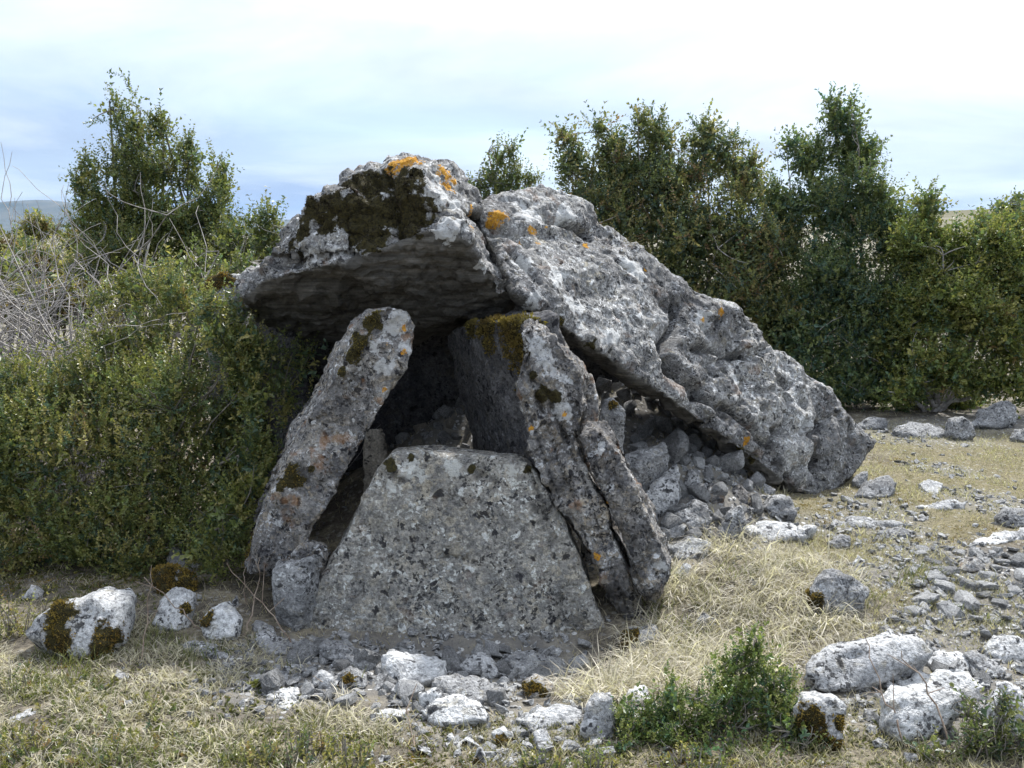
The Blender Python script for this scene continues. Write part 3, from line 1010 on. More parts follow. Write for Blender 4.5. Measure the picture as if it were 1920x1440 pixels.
# right side stones
r1u = [(973, 620, 4.20), (1000, 608, 4.24), (1040, 622, 4.26), (1066, 655, 4.24), (1092, 715, 4.2), (1100, 780, 4.16), (1082, 815, 4.14), (988, 855, 4.13), (990, 760, 4.16), (976, 680, 4.18)]
r1l = [(985, 850, 4.13), (985, 800, 4.14), (1080, 812, 4.14), (1112, 905, 4.12), (1160, 1012, 4.08), (1214, 1145, 4.05), (1195, 1185, 4.02), (1172, 1165, 4.03), (1122, 1050, 4.07), (1052, 930, 4.1)]
bk2 = np.array([0.02, 0.34, 0.0])
build_stone('upright_slab', [PP(r1u) + shifted(r1u, bk2), PP(r1l) + shifted(r1l, bk2)], M['upright'], 'upright slab leaning left with dark seam, white lichen at top, right of the closing slab', 'stone slab', DG,
            voxel=0.0095, smooth_it=1, amp=0.020, scale=5.0, fine=0.010, terrace=0.012, tscale=3.6, beds=((0.93, -0.1, 0.34), 0.062, 0.046), chip=1.4, inset=0.016,
            cracks=[([(985, 640), (1000, 700), (1010, 760)], 0.012, 0.03), ([(1035, 770), (1070, 815)], 0.012, 0.04), ([(1000, 700), (1040, 730), (1030, 760)], 0.012, 0.03)],
            moss=[(990, 650, 0.022), (1002, 690, 0.02), (1020, 725, 0.04), (1040, 728, 0.025)], moss_pal=MOSS_DARK, moss_h=0.008,
            pale=[(1010, 630, 0.06), (1035, 660, 0.07), (1050, 690, 0.05), (1060, 760, 0.05), (985, 625, 0.03)],
            orange=[(1120, 1030, 0.02), (1000, 790, 0.014), (1068, 765, 0.012)], dark_mark=[(1060, 900, 0.05, 0.5), (1150, 1100, 0.05, 0.8), (1170, 1140, 0.05, 0.9)], seed=5)
r2 = [(1080, 816, 4.12), (1130, 808, 4.12), (1150, 830, 4.11), (1186, 902, 4.08), (1222, 982, 4.05), (1264, 1062, 4.01), (1262, 1090, 4.0), (1228, 1135, 3.98), (1205, 1130, 3.99), (1165, 1012, 4.05), (1116, 900, 4.09)]
build_stone('split_slab', [PP(r2) + shifted(r2, np.array([0.04, 0.28, 0.0]))], M['upright'], 'split-off outer slice of the right upright, step-shaped top, standing against it', 'stone slab', DG,
            voxel=0.0095, smooth_it=1, amp=0.016, scale=5.0, fine=0.009, terrace=0.011, tscale=3.6, beds=((0.9, -0.1, 0.4), 0.075, 0.036), chip=1.4, inset=0.012, pale=[(1240, 1050, 0.045), (1215, 1120, 0.022), (1225, 1000, 0.03), (1120, 830, 0.03)], orange=[(1130, 935, 0.014)], dark_mark=[(1165, 980, 0.04, 0.8), (1190, 1050, 0.05, 0.9), (1180, 1000, 0.05, 0.7), (1210, 1110, 0.05, 0.8)], seed=6)
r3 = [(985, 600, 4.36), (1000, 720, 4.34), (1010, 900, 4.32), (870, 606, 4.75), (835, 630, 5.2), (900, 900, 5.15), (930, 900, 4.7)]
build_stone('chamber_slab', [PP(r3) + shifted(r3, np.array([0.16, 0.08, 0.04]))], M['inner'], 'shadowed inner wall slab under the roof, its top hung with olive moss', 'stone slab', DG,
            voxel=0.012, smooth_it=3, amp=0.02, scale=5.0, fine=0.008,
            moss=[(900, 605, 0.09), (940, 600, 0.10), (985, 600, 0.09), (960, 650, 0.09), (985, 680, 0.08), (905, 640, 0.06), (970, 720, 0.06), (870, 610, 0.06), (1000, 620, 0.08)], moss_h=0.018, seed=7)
bs = [(560, 560, 6.05), (960, 540, 6.05), (1330, 660, 6.2), (1330, 900, 6.2), (520, 900, 6.05)]  # slab added and widened to keep daylight out behind chamber and fallen half
build_stone('added_back_slab', [PP(bs) + shifted(bs, np.array([0.0, 0.25, 0.05]))], M['inner'], 'added dark end slab at the back of the chamber, blocking daylight behind the rubble', 'stone slab', DG, voxel=0.03, amp=0.03, scale=3, seed=8)
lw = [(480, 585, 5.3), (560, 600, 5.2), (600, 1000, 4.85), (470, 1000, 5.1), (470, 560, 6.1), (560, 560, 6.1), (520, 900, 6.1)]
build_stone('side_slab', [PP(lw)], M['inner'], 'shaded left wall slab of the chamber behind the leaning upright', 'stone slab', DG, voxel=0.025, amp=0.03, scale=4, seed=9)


# ------------------------------------------------------------------ single stones, outlined one by one
def outline_stone(label, pts, name='stone', mat='pale', k=0.9, thick=0.6, moss=(), dark_mark=(), pal=MOSS_OCHRE, seed=0, group=None, Y=None, amp=1.0, drop=True, orange=(), cracks=(), pale=()):
    pts = np.array(pts, float)
    pb = pts[:, 1].max()
    xb = pts[pts[:, 1] > pb - 6, 0].mean()
    if Y is None:
        Y = G(xb, min(pb, 1436))[0][1]
    w = (pts[:, 0].max() - pts[:, 0].min()) / F * Y
    hgt = (pb - pts[:, 1].min()) / F * Y
    s = min(w, hgt * 1.6)
    t = thick * s
    rise = (pb - pts[:, 1]) / F * Y
    Yp = Y + 0.15 * t + k * rise
    Q = P(pts[:, 0], pts[:, 1], Yp)
    c = Q.mean(0)
    h = [Q, c + (Q - c) * 0.84 + np.array([0, -0.30 * t, 0.05 * t]), c + (Q - c) * 0.8 + np.array([0, 0.6 * t, -0.05 * t])]
    if drop:
        D = c + (Q - c) * 0.86
        D[:, 2] = np.minimum(ground(D[:, 0], D[:, 1]) - 0.04, Q[:, 2])
        D[:, 1] += 0.15 * t
        h.append(D)
    H = np.concatenate(h)
    size = max(w, hgt)
    vox = float(np.clip(size / 20, 0.007, 0.02))
    return build_stone(name, [H], M[mat], label, 'stone', group, voxel=vox, smooth_it=0, amp=0.036 * amp * s, scale=1.0 / max(0.42 * size, 0.05),
                       fine=0.014 * s, moss=moss, pale=pale, dark_mark=dark_mark, orange=orange, moss_pal=pal, moss_h=0.013, moss_dens=60000, seed=seed, cracks=cracks, terrace=0.020 * s, tscale=0.55 / max(0.42 * size, 0.05), chip=1.2)


STONES = [
    # left foreground
    ('large white boulder with two moss cushions, left foreground', [(53, 1183), (67, 1160), (100, 1147), (133, 1120), (193, 1107), (250, 1120), (247, 1167), (233, 1227), (187, 1236), (127, 1218), (97, 1206)], 'boulder', 'pale', .6, .7, [(110, 1150, .06), (112, 1185, .06), (212, 1190, .075), (200, 1225, .06)]),
    ('small white stone tip left of the large mossy boulder', [(40, 1120), (60, 1095), (80, 1112), (77, 1124)], 'stone', 'pale', .8, .7),
    ('white-topped jagged stone right of the large mossy boulder', [(285, 1168), (300, 1122), (330, 1098), (366, 1115), (360, 1165), (340, 1184), (300, 1180)], 'stone', 'pale', .7, .7, [(360, 1130, .03)]),
    ('stone under a thick ochre moss cap at the foot of the left shrub', [(283, 1098), (290, 1066), (330, 1060), (368, 1085), (366, 1110), (320, 1112)], 'stone', 'mid', .7, .8, [(310, 1070, .08), (345, 1080, .08), (330, 1090, .06)]),
    ('rounded white stone with a dark-stained left shoulder', [(376, 1168), (400, 1132), (425, 1125), (455, 1165), (446, 1196), (405, 1203), (380, 1192)], 'stone', 'pale', .7, .7, [(385, 1150, .035)]),
    ('grey stone half hidden inside the left shrub', [(310, 1052), (320, 1025), (335, 1030), (352, 1056), (345, 1074)], 'stone', 'mid', .7, .8),
    ('wedge-shaped pale block wedged against the left edge of the closing slab', [(509, 1062), (520, 1050), (600, 1038), (594, 1080), (576, 1136), (550, 1157), (525, 1142), (512, 1110)], 'block', 'mid', .25, .6),
    ('dark stone above the wedge-shaped block', [(540, 1044), (560, 1020), (585, 1012), (616, 1024), (604, 1046)], 'stone', 'upright', .5, .7),
    ('thin grey slab leaning left of the closing slab foot', [(476, 1192), (490, 1180), (540, 1208), (546, 1226), (495, 1230)], 'flat_stone', 'mid', 1.2, .5),
    ('short splintered stone above the thin grey slab', [(470, 1172), (482, 1163), (515, 1180), (520, 1192), (485, 1188)], 'stone', 'mid', 1.0, .6),
    ('flat white stone set in the dry grass below the hollow', [(492, 1300), (520, 1290), (560, 1290), (563, 1315), (540, 1333), (505, 1328)], 'flat_stone', 'pale', 1.9, .35),
    ('thin white flake in green leaves near the left edge', [(8, 1352), (30, 1338), (60, 1328), (68, 1333), (22, 1358)], 'flat_stone', 'pale', 1.6, .4),
    ('pale stone cut by the bottom left corner', [(-20, 1420), (25, 1403), (70, 1408), (72, 1436), (40, 1450), (-20, 1452)], 'stone', 'mid', 1.0, .6),
    ('long low slab half buried in straw below the rounded stone', [(335, 1206), (365, 1198), (405, 1210), (432, 1238), (380, 1234)], 'flat_stone', 'mid', 1.6, .4),
    # hollow before the closing slab
    ('long pale stone lying along the foot of the closing slab', [(590, 1208), (605, 1199), (660, 1214), (700, 1238), (706, 1260), (660, 1254), (612, 1230)], 'flat_stone', 'mid', .6, .5),
    ('white stone peppered with black lichen dots, below the closing slab', [(712, 1244), (716, 1222), (780, 1235), (838, 1240), (836, 1266), (780, 1288), (730, 1274)], 'stone', 'pale', 1.0, .6),
    ('pointed white stone at the middle foot of the closing slab', [(858, 1246), (895, 1222), (920, 1232), (942, 1256), (936, 1272), (870, 1266)], 'stone', 'pale', .8, .6),
    ('tilted grey plate with a dark shadow on its left', [(930, 1232), (955, 1220), (1005, 1217), (1052, 1240), (1034, 1266), (976, 1274)], 'flat_stone', 'mid', 1.3, .3),
    ('broad smooth grey stone in the middle of the hollow', [(802, 1272), (830, 1262), (930, 1276), (957, 1310), (945, 1322), (870, 1319), (835, 1294)], 'flat_stone', 'mid', 1.5, .45),
    ('dark mossy stone right of the broad smooth stone', [(978, 1280), (1005, 1268), (1040, 1284), (1037, 1304), (985, 1309)], 'stone', 'upright', .8, .7, [(990, 1272, .04), (1010, 1275, .03), (1020, 1285, .025)]),
    ('smooth upright white chip behind the double white stone', [(777, 1332), (785, 1300), (820, 1290), (836, 1305), (820, 1335)], 'stone', 'pale', .5, .5),
    ('bright white double-humped stone in the foreground centre', [(788, 1332), (812, 1312), (838, 1318), (870, 1304), (905, 1320), (920, 1344), (862, 1356), (830, 1366), (800, 1354)], 'stone', 'pale', .9, .7),
    ('speckled stone left of the dotted white stone', [(630, 1262), (655, 1248), (690, 1270), (686, 1288), (642, 1291)], 'stone', 'mid', .8, .6, [(645, 1265, .02)]),
    ('spotted stone at the left of the hollow', [(582, 1278), (600, 1255), (626, 1268), (623, 1292), (590, 1291)], 'stone', 'pale', .8, .6),
    ('small white stone left of the smooth chip', [(722, 1302), (740, 1288), (775, 1290), (781, 1310), (742, 1316)], 'stone', 'pale', 1.0, .6),
    ('long white stone low in the grass right of the double-humped stone', [(962, 1350), (1000, 1330), (1050, 1320), (1096, 1322), (1090, 1352), (1032, 1368), (990, 1365)], 'flat_stone', 'pale', 1.2, .5),
    ('tall white stone with shaded left side beside the young box plant', [(1085, 1368), (1100, 1320), (1116, 1298), (1150, 1300), (1156, 1340), (1150, 1380), (1110, 1390)], 'stone', 'pale', .5, .7),
    ('white stone poking out behind the young box plant', [(1168, 1312), (1185, 1290), (1215, 1285), (1224, 1315), (1195, 1326)], 'stone', 'pale', .8, .6),
    ('white lump in ochre moss at the bottom centre', [(922, 1372), (945, 1362), (964, 1375), (956, 1398), (930, 1395)], 'stone', 'pale', .8, .7, [(925, 1390, .03)]),
    ('speckled white lump left of the young box plant', [(1000, 1373), (1020, 1364), (1038, 1390), (1026, 1404), (1005, 1401)], 'stone', 'pale', .8, .7),
    ('white stone cut by the bottom edge, left of centre', [(700, 1430), (715, 1417), (746, 1430), (748, 1448), (700, 1448)], 'stone', 'pale', .8, .6),
    ('narrow white spike of stone at the bottom edge', [(884, 1445), (895, 1402), (905, 1398), (917, 1445)], 'stone', 'pale', .5, .8, [(885, 1430, .03)]),
    ('white stone at the bottom edge right of the spike', [(920, 1448), (930, 1422), (965, 1430), (973, 1448)], 'stone', 'pale', .8, .6),
    ('smooth white stone at the bottom edge below the speckled lump', [(1018, 1448), (1040, 1422), (1070, 1425), (1085, 1448)], 'stone', 'pale', .8, .6),
    ('grey stone with mossy left side at the foot of the split slab', [(1160, 1212), (1172, 1182), (1230, 1172), (1242, 1192), (1192, 1220)], 'stone', 'mid', .8, .7, [(1165, 1192, .04), (1180, 1178, .035)]),
    ('thin pale flake in the hollow above the grass', [(693, 1338), (720, 1328), (766, 1330), (752, 1350), (706, 1352)], 'flat_stone', 'pale', 1.8, .4),
    # right foreground
    ('angular grey pyramid-like stone in the dry grass', [(1512, 1117), (1545, 1068), (1572, 1064), (1633, 1104), (1628, 1128), (1568, 1160), (1541, 1147)], 'stone', 'mid', .5, .5, [(1505, 1120, .04), (1515, 1130, .035)]),
    ('large overhanging slab with black lichen spots, lower right', [(1497, 1262), (1541, 1213), (1614, 1195), (1694, 1180), (1730, 1188), (1763, 1202), (1756, 1222), (1646, 1274), (1574, 1310), (1512, 1295)], 'boulder', 'pale', .8, .45),
    ('small wedge stone under the tip of the overhanging slab', [(1668, 1253), (1690, 1228), (1726, 1222), (1731, 1250), (1690, 1262)], 'stone', 'mid', .8, .6),
    ('flat spotted white stone right of the overhanging slab', [(1729, 1238), (1760, 1220), (1800, 1222), (1846, 1255), (1830, 1268), (1760, 1262)], 'flat_stone', 'pale', 1.3, .5),
    ('grey plate behind the flat spotted white stone', [(1803, 1226), (1830, 1216), (1886, 1258), (1880, 1273), (1850, 1268)], 'flat_stone', 'mid', 1.0, .5),
    ('long layered slab lying across two stones, lower right', [(1664, 1288), (1680, 1258), (1760, 1255), (1840, 1262), (1863, 1283), (1830, 1303), (1740, 1302)], 'flat_stone', 'pale', 1.1, .45),
    ('large pale block below the long layered slab', [(1650, 1364), (1660, 1320), (1680, 1295), (1730, 1292), (1800, 1298), (1792, 1342), (1742, 1376), (1690, 1390)], 'boulder', 'pale', .6, .6),
    ('white stone at the right edge above the layered slab', [(1843, 1228), (1870, 1192), (1905, 1190), (1926, 1205), (1926, 1238), (1880, 1242)], 'stone', 'pale', .8, .6),
    ('white tooth-shaped stone with ochre moss on both sides', [(1491, 1328), (1508, 1304), (1566, 1302), (1589, 1323), (1572, 1405), (1541, 1395), (1520, 1360)], 'stone', 'pale', .4, .6, [(1500, 1360, .04), (1518, 1390, .04), (1588, 1350, .03), (1580, 1392, .035)]),
    ('pale stone at the right edge behind the corner shrub', [(1848, 1344), (1885, 1275), (1916, 1285), (1935, 1380), (1870, 1396)], 'stone', 'pale', .5, .6),
    ('flat outcrop plate above the overhanging slab', [(1578, 1188), (1602, 1170), (1700, 1150), (1732, 1160), (1690, 1182)], 'flat_stone', 'mid', 1.8, .35),
    ('clean rectangular white chip on the grass at the right', [(1756, 1138), (1765, 1124), (1804, 1138), (1801, 1153), (1765, 1151)], 'flat_stone', 'pale', 1.3, .4),
    ('small white stone right of the split slab foot', [(1262, 1078), (1285, 1055), (1298, 1062), (1291, 1082), (1270, 1088)], 'stone', 'pale', .7, .7),
    ('pale knob of stone deep in the dry grass', [(1304, 1168), (1320, 1147), (1341, 1158), (1336, 1184), (1315, 1181)], 'stone', 'mid', .6, .7),
    ('grey rounded stone on the turf edge above the pyramid stone', [(1549, 1020), (1580, 1000), (1596, 1005), (1596, 1022), (1570, 1031)], 'stone', 'mid', .9, .6),
    ('dark rounded stone among the flat plates at the right', [(1794, 1067), (1815, 1045), (1840, 1048), (1849, 1066), (1820, 1076)], 'stone', 'upright', .8, .7),
    ('tiny white stone at the bottom edge below the tooth stone', [(1510, 1444), (1535, 1422), (1552, 1430), (1555, 1446)], 'stone', 'pale', .8, .6),
    ('pale pointed stone just above the pyramid stone', [(1596, 1058), (1610, 1040), (1623, 1050), (1620, 1062)], 'stone', 'pale', .8, .6),
    # rubble in front of the fallen half
    ('large pitted pale stone leaning in the rubble behind the split slab', [(1193, 940), (1246, 880), (1270, 868), (1281, 900), (1271, 935), (1227, 977), (1208, 970)], 'stone', 'pale', .5, .5),
    ('smooth grey stone right of the large pitted rubble stone', [(1279, 908), (1295, 877), (1319, 895), (1316, 922), (1300, 934)], 'stone', 'mid', .6, .7),
    ('dark mottled stone under the middle of the fallen slab', [(1314, 928), (1330, 908), (1356, 905), (1359, 932), (1335, 946)], 'stone', 'upright', .7, .7),
    ('square-cut grey stone in the centre of the rubble', [(1258, 965), (1300, 935), (1331, 945), (1336, 977), (1290, 1000)], 'stone', 'mid', .7, .6),
    ('upright splinter of stone left of the long white slab', [(1339, 1014), (1363, 960), (1390, 945), (1399, 982), (1378, 1017)], 'stone', 'mid', .5, .6),
    ('long clean white slab lying at the edge of the turf', [(1389, 988), (1430, 975), (1536, 984), (1512, 1002), (1440, 1016), (1393, 1011)], 'flat_stone', 'pale', 1.5, .4),
    ('squat rounded block just below the fallen slab edge', [(1426, 948), (1445, 930), (1480, 930), (1496, 960), (1491, 976), (1440, 972)], 'block', 'mid', .5, .7),
    ('narrow plate leaning under the fallen slab', [(1401, 907), (1415, 897), (1456, 918), (1451, 931)], 'flat_stone', 'mid', .8, .5),
    ('dark stone behind the squat rounded block', [(1361, 923), (1385, 908), (1421, 935), (1426, 958), (1385, 948)], 'stone', 'upright', .8, .6),
    ('tan cube-like stone at the left of the rubble', [(1231, 994), (1260, 975), (1286, 985), (1281, 1008), (1245, 1014)], 'stone', 'mid', .7, .7),
    ('flat grey stone at the front of the rubble', [(1248, 1026), (1290, 1005), (1341, 1020), (1326, 1050), (1260, 1050)], 'flat_stone', 'mid', 1.2, .5),
    ('layered plate in the shade under the fallen slab', [(1158, 862), (1190, 842), (1250, 828), (1257, 846), (1192, 884)], 'flat_stone', 'mid', 1.0, .4),
    ('small lit stone with moss behind the right upright', [(1122, 776), (1130, 748), (1150, 744), (1172, 768), (1160, 782)], 'stone', 'mid', .5, .6, [(1145, 746, .025)]),
    ('knobbly stone against the back of the right upright', [(1088, 800), (1092, 690), (1112, 700), (1122, 745), (1122, 796)], 'stone', 'upright', .3, .6),
    # turf on the right
    ('pale broken stone at the toe of the fallen slab', [(1598, 935), (1620, 902), (1667, 892), (1684, 902), (1671, 934)], 'stone', 'mid', 1.2, .5),
    ('small grey stone tucked under the toe of the fallen slab', [(1597, 903), (1615, 886), (1628, 882), (1627, 907), (1605, 915)], 'stone', 'mid', .6, .7),
    ('flat white stone on the open turf', [(1722, 908), (1740, 898), (1768, 905), (1762, 928), (1740, 927)], 'flat_stone', 'pale', 2.0, .35),
    ('long thin ridge of rock on the turf', [(1702, 955), (1740, 941), (1790, 934), (1816, 935), (1811, 948), (1750, 956)], 'flat_stone', 'pale', 1.6, .4),
    ('grey block in front of the right-hand bushes', [(1774, 818), (1780, 785), (1805, 780), (1823, 790), (1829, 818), (1795, 826)], 'block', 'mid', .5, .7),
    ('large tilted slab in front of the right-hand bushes', [(1818, 800), (1840, 770), (1895, 751), (1908, 765), (1902, 794), (1860, 806)], 'boulder', 'mid', .7, .5),
    ('low pale outcrop beside the grey block', [(1668, 805), (1700, 789), (1770, 797), (1781, 818), (1720, 824)], 'flat_stone', 'mid', 1.8, .4),
    ('low rock behind the toe of the fallen slab', [(1604, 798), (1630, 780), (1665, 785), (1666, 804), (1620, 807)], 'stone', 'mid', 1.0, .5),
    ('grey stone at the right edge of the turf', [(1868, 975), (1890, 950), (1930, 955), (1930, 988), (1880, 989)], 'stone', 'mid', .7, .6),
    ('long flat ledge of bedrock right of the white slab', [(1538, 980), (1580, 964), (1650, 967), (1722, 980), (1640, 989), (1560, 990)], 'flat_stone', 'mid', 1.9, .35),
    ('dark-edged ledge below the long bedrock ledge', [(1638, 997), (1690, 986), (1712, 1000), (1670, 1012)], 'flat_stone', 'mid', 1.6, .4),
    ('pale ledge running to the right edge', [(1798, 1022), (1850, 1004), (1930, 984), (1930, 1002), (1850, 1026)], 'flat_stone', 'pale', 1.9, .35),
    ('stone at the right edge below the bushes', [(1893, 822), (1905, 806), (1930, 805), (1930, 830)], 'stone', 'mid', .8, .6),
    ('moss-topped stone left of the roof slab', [(382, 548), (392, 520), (420, 510), (452, 516), (462, 545), (430, 570)], 'stone', 'mid', .5, .8, [(395, 520, .06), (425, 512, .06), (445, 516, .05)]),
    ('tan square stone standing inside the chamber at left', [(678, 872), (682, 806), (722, 800), (726, 862), (712, 884)], 'block', 'fresh', .2, .5),
]
YFIX = {'moss-topped stone left of the roof slab': 5.15, 'tan square stone standing inside the chamber at left': 5.0, 'small lit stone with moss behind the right upright': 4.75,
        'knobbly stone against the back of the right upright': 4.5, 'layered plate in the shade under the fallen slab': 4.95,
        'wedge-shaped pale block wedged against the left edge of the closing slab': 3.92, 'dark stone above the wedge-shaped block': 4.05}
for i, s in enumerate(STONES):
    kw = {}
    if len(s) > 6:
        kw['moss'] = s[6]
    outline_stone(s[0], s[1], s[2], s[3], s[4], s[5], seed=20 + i, Y=YFIX.get(s[0]), **kw)

# ------------------------------------------------------------------ small loose stones, copies of a few shapes
def proto(seed, flat):
    rng = np.random.RandomState(seed)
    n = 18
    d = rng.normal(size=(n, 3))
    d /= np.linalg.norm(d, axis=1)[:, None]
    d = np.sign(d) * np.abs(d) ** 0.5
    d *= np.array([0.5, 0.36 + 0.1 * rng.rand(), flat])
    bm = bmesh.new()
    for q in d:
        bm.verts.new(q)
    bmesh.ops.convex_hull(bm, input=bm.verts[:])
    for v in [v for v in bm.verts if not v.link_faces]:
        bm.verts.remove(v)
    bmesh.ops.dissolve_limit(bm, angle_limit=0.25, verts=bm.verts[:], edges=bm.edges[:])
    bmesh.ops.bevel(bm, geom=bm.edges[:], offset=0.028, segments=1, profile=0.5, affect='EDGES')
    bmesh.ops.triangulate(bm, faces=bm.faces[:])
    bmesh.ops.subdivide_edges(bm, edges=[e for e in bm.edges if e.calc_length() > 0.2], cuts=1)
    bmesh.ops.triangulate(bm, faces=bm.faces[:])
    for v in bm.verts:
        v.co += Vector(rng.normal(size=3)) * 0.012
    me = bpy.data.meshes.new('loose_stone')
    bm.to_mesh(me)
    bm.free()
    return me


PROTO = {}
for mk in ('pale', 'mid', 'fresh'):
    PROTO[mk] = []
    for s in range(6):
        me = proto(60 + s, 0.30 if s % 2 else 0.17)
        me.materials.append(M[mk])
        PROTO[mk].append(me)


USED = set()
NAMED = []
SCALE_WORD = lambda s: 'tiny' if s < 0.05 else 'small' if s < 0.085 else 'fist-sized' if s < 0.12 else 'head-sized'


def own_label(label, loc, s, mk):
    """single a loose stone out by the nearest described stone and the side of it"""
    if 'chamber' in label or 'shade' in label:
        return label
    x, y = proj(np.array([loc]))
    tone = {'pale': 'pale', 'mid': 'grey', 'fresh': 'tan'}[mk]
    cand = sorted(NAMED, key=lambda q: (q[1] - x[0]) ** 2 + (q[2] - y[0]) ** 2)[:7]
    for nm, nx, ny in cand:
        dx, dy = x[0] - nx, y[0] - ny
        side = ('left of' if dx < 0 else 'right of') if abs(dx) > abs(dy) else ('behind' if dy < 0 else 'in front of')
        for w in (SCALE_WORD(s) + ' ' + tone, SCALE_WORD(s)):
            for far in ('just ', ''):
                if far and math.hypot(dx, dy) > 90:
                    continue
                lab = '%s stone %s%s the %s' % (w, far, side, nm)
                if lab not in USED and len(lab.split()) <= 16:
                    USED.add(lab)
                    return lab
    return label


for _s in STONES:
    _p = np.array(_s[1], float)
    NAMED.append((_s[0].split(',')[0], _p[:, 0].mean(), _p[:, 1].mean()))


def scatter_stones(zone_px, n, size, label, group, name, mats, seed, flat=None, tilt=0.35, sink=0.25, poly_y=None, tall=1.0):
    """zone_px: corner pixels on the ground; stones lie on the ground inside their quadrilateral"""
    rng = np.random.RandomState(seed)
    if poly_y is not None:
        C = np.array(poly_y, float)
    else:
        C = G([p[0] for p in zone_px], [p[1] for p in zone_px])[:, :2]
    placed = []
    tries = 0
    while len(placed) < n and tries < n * 40:
        tries += 1
        u, v = rng.rand(2)
        q = (C[0] * (1 - u) + C[1] * u) * (1 - v) + (C[3] * (1 - u) + C[2] * u) * v
        s = size[0] * (size[1] / size[0]) ** (rng.rand() ** 1.6)
        if any((q[0] - a) ** 2 + (q[1] - b) ** 2 < (0.42 * (s + r)) ** 2 for a, b, r in placed):
            continue
        placed.append((q[0], q[1], s))
    for x, y, s in placed:
        mk = mats[rng.randint(len(mats))]
        me = PROTO[mk][rng.randint(6)] if flat is None else PROTO[mk][2 * rng.randint(3)]
        o = bpy.data.objects.new(name, me)
        COL.objects.link(o)
        z = float(ground(x, y)) + s * (0.17 - sink * 0.5) * tall
        o.location = (x, y, z)
        o.scale = (s, s * (0.8 + 0.4 * rng.rand()), s * (0.8 + 0.5 * rng.rand()) * tall)
        o.rotation_euler = (tilt * rng.normal(), tilt * rng.normal(), rng.rand() * 6.28)
        tag(o, own_label(label, o.location, s, mk), 'stone', group)


scatter_stones([(1160, 1050), (1430, 1010), (1420, 900), (1180, 850)], 46, (0.07, 0.20), 'small grey rubble stone heaped below the fallen slab', 'rubble heaped below the fallen slab', 'rubble_stone', ['mid', 'mid', 'pale'], 1, tilt=0.7, sink=0.0, tall=1.3)
scatter_stones(None, 26, (0.10, 0.24), 'grey rubble stone in the shade under the fallen slab', 'shaded rubble under the fallen slab', 'rubble_stone', ['mid'], 12, tilt=0.7, sink=0.0, poly_y=[(0.45, 5.15), (1.25, 5.35), (1.3, 5.9), (0.4, 6.0)], tall=1.3)
scatter_stones(None, 48, (0.06, 0.14), 'small rubble stone in the dark chamber', 'rubble filling the chamber', 'rubble_stone', ['fresh', 'mid'], 2, tilt=0.6, sink=0.0, poly_y=[(-0.80, 4.95), (-0.08, 4.95), (-0.08, 5.6), (-0.80, 5.6)], tall=1.2)
scatter_stones([(470, 1330), (1000, 1345), (1040, 1215), (480, 1195)], 64, (0.03, 0.12), 'small broken stone in the hollow before the closing slab', 'broken stones in the hollow', 'rubble_stone', ['mid', 'pale', 'pale'], 3, tilt=0.4, sink=0.0, tall=1.2)
scatter_stones([(560, 1255), (1110, 1255), (1110, 1208), (570, 1205)], 26, (0.06, 0.15), 'broken stone along the foot of the closing slab', 'broken stones in the hollow', 'rubble_stone', ['mid', 'pale'], 13, tilt=0.45, sink=0.0, tall=1.3)
scatter_stones([(1690, 1150), (1930, 1170), (1930, 1030), (1720, 1030)], 44, (0.06, 0.17), 'flat grey plate of the pavement-like scree at right', 'flat plates of scree at right', 'flat_stone', ['mid', 'pale', 'pale'], 4, flat=1, tilt=0.18, sink=0.1)
scatter_stones([(1500, 1010), (1930, 1010), (1930, 830), (1640, 830)], 26, (0.03, 0.09), 'small pale stone scattered on the open turf', 'pale stones scattered on the turf', 'stone', ['pale'], 5, flat=1, tilt=0.2, sink=0.3)
scatter_stones([(560, 1440), (1130, 1440), (1130, 1350), (560, 1340)], 16, (0.03, 0.09), 'small white stone bedded in moss along the bottom edge', 'white stones in the foreground moss', 'stone', ['pale'], 6, tilt=0.4, sink=0.4)
scatter_stones([(1620, 1400), (1930, 1400), (1930, 1190), (1640, 1190)], 18, (0.05, 0.13), 'small pale stone packed between the lower right boulders', 'small stones between the right boulders', 'stone', ['pale', 'mid'], 7, tilt=0.5, sink=0.1)

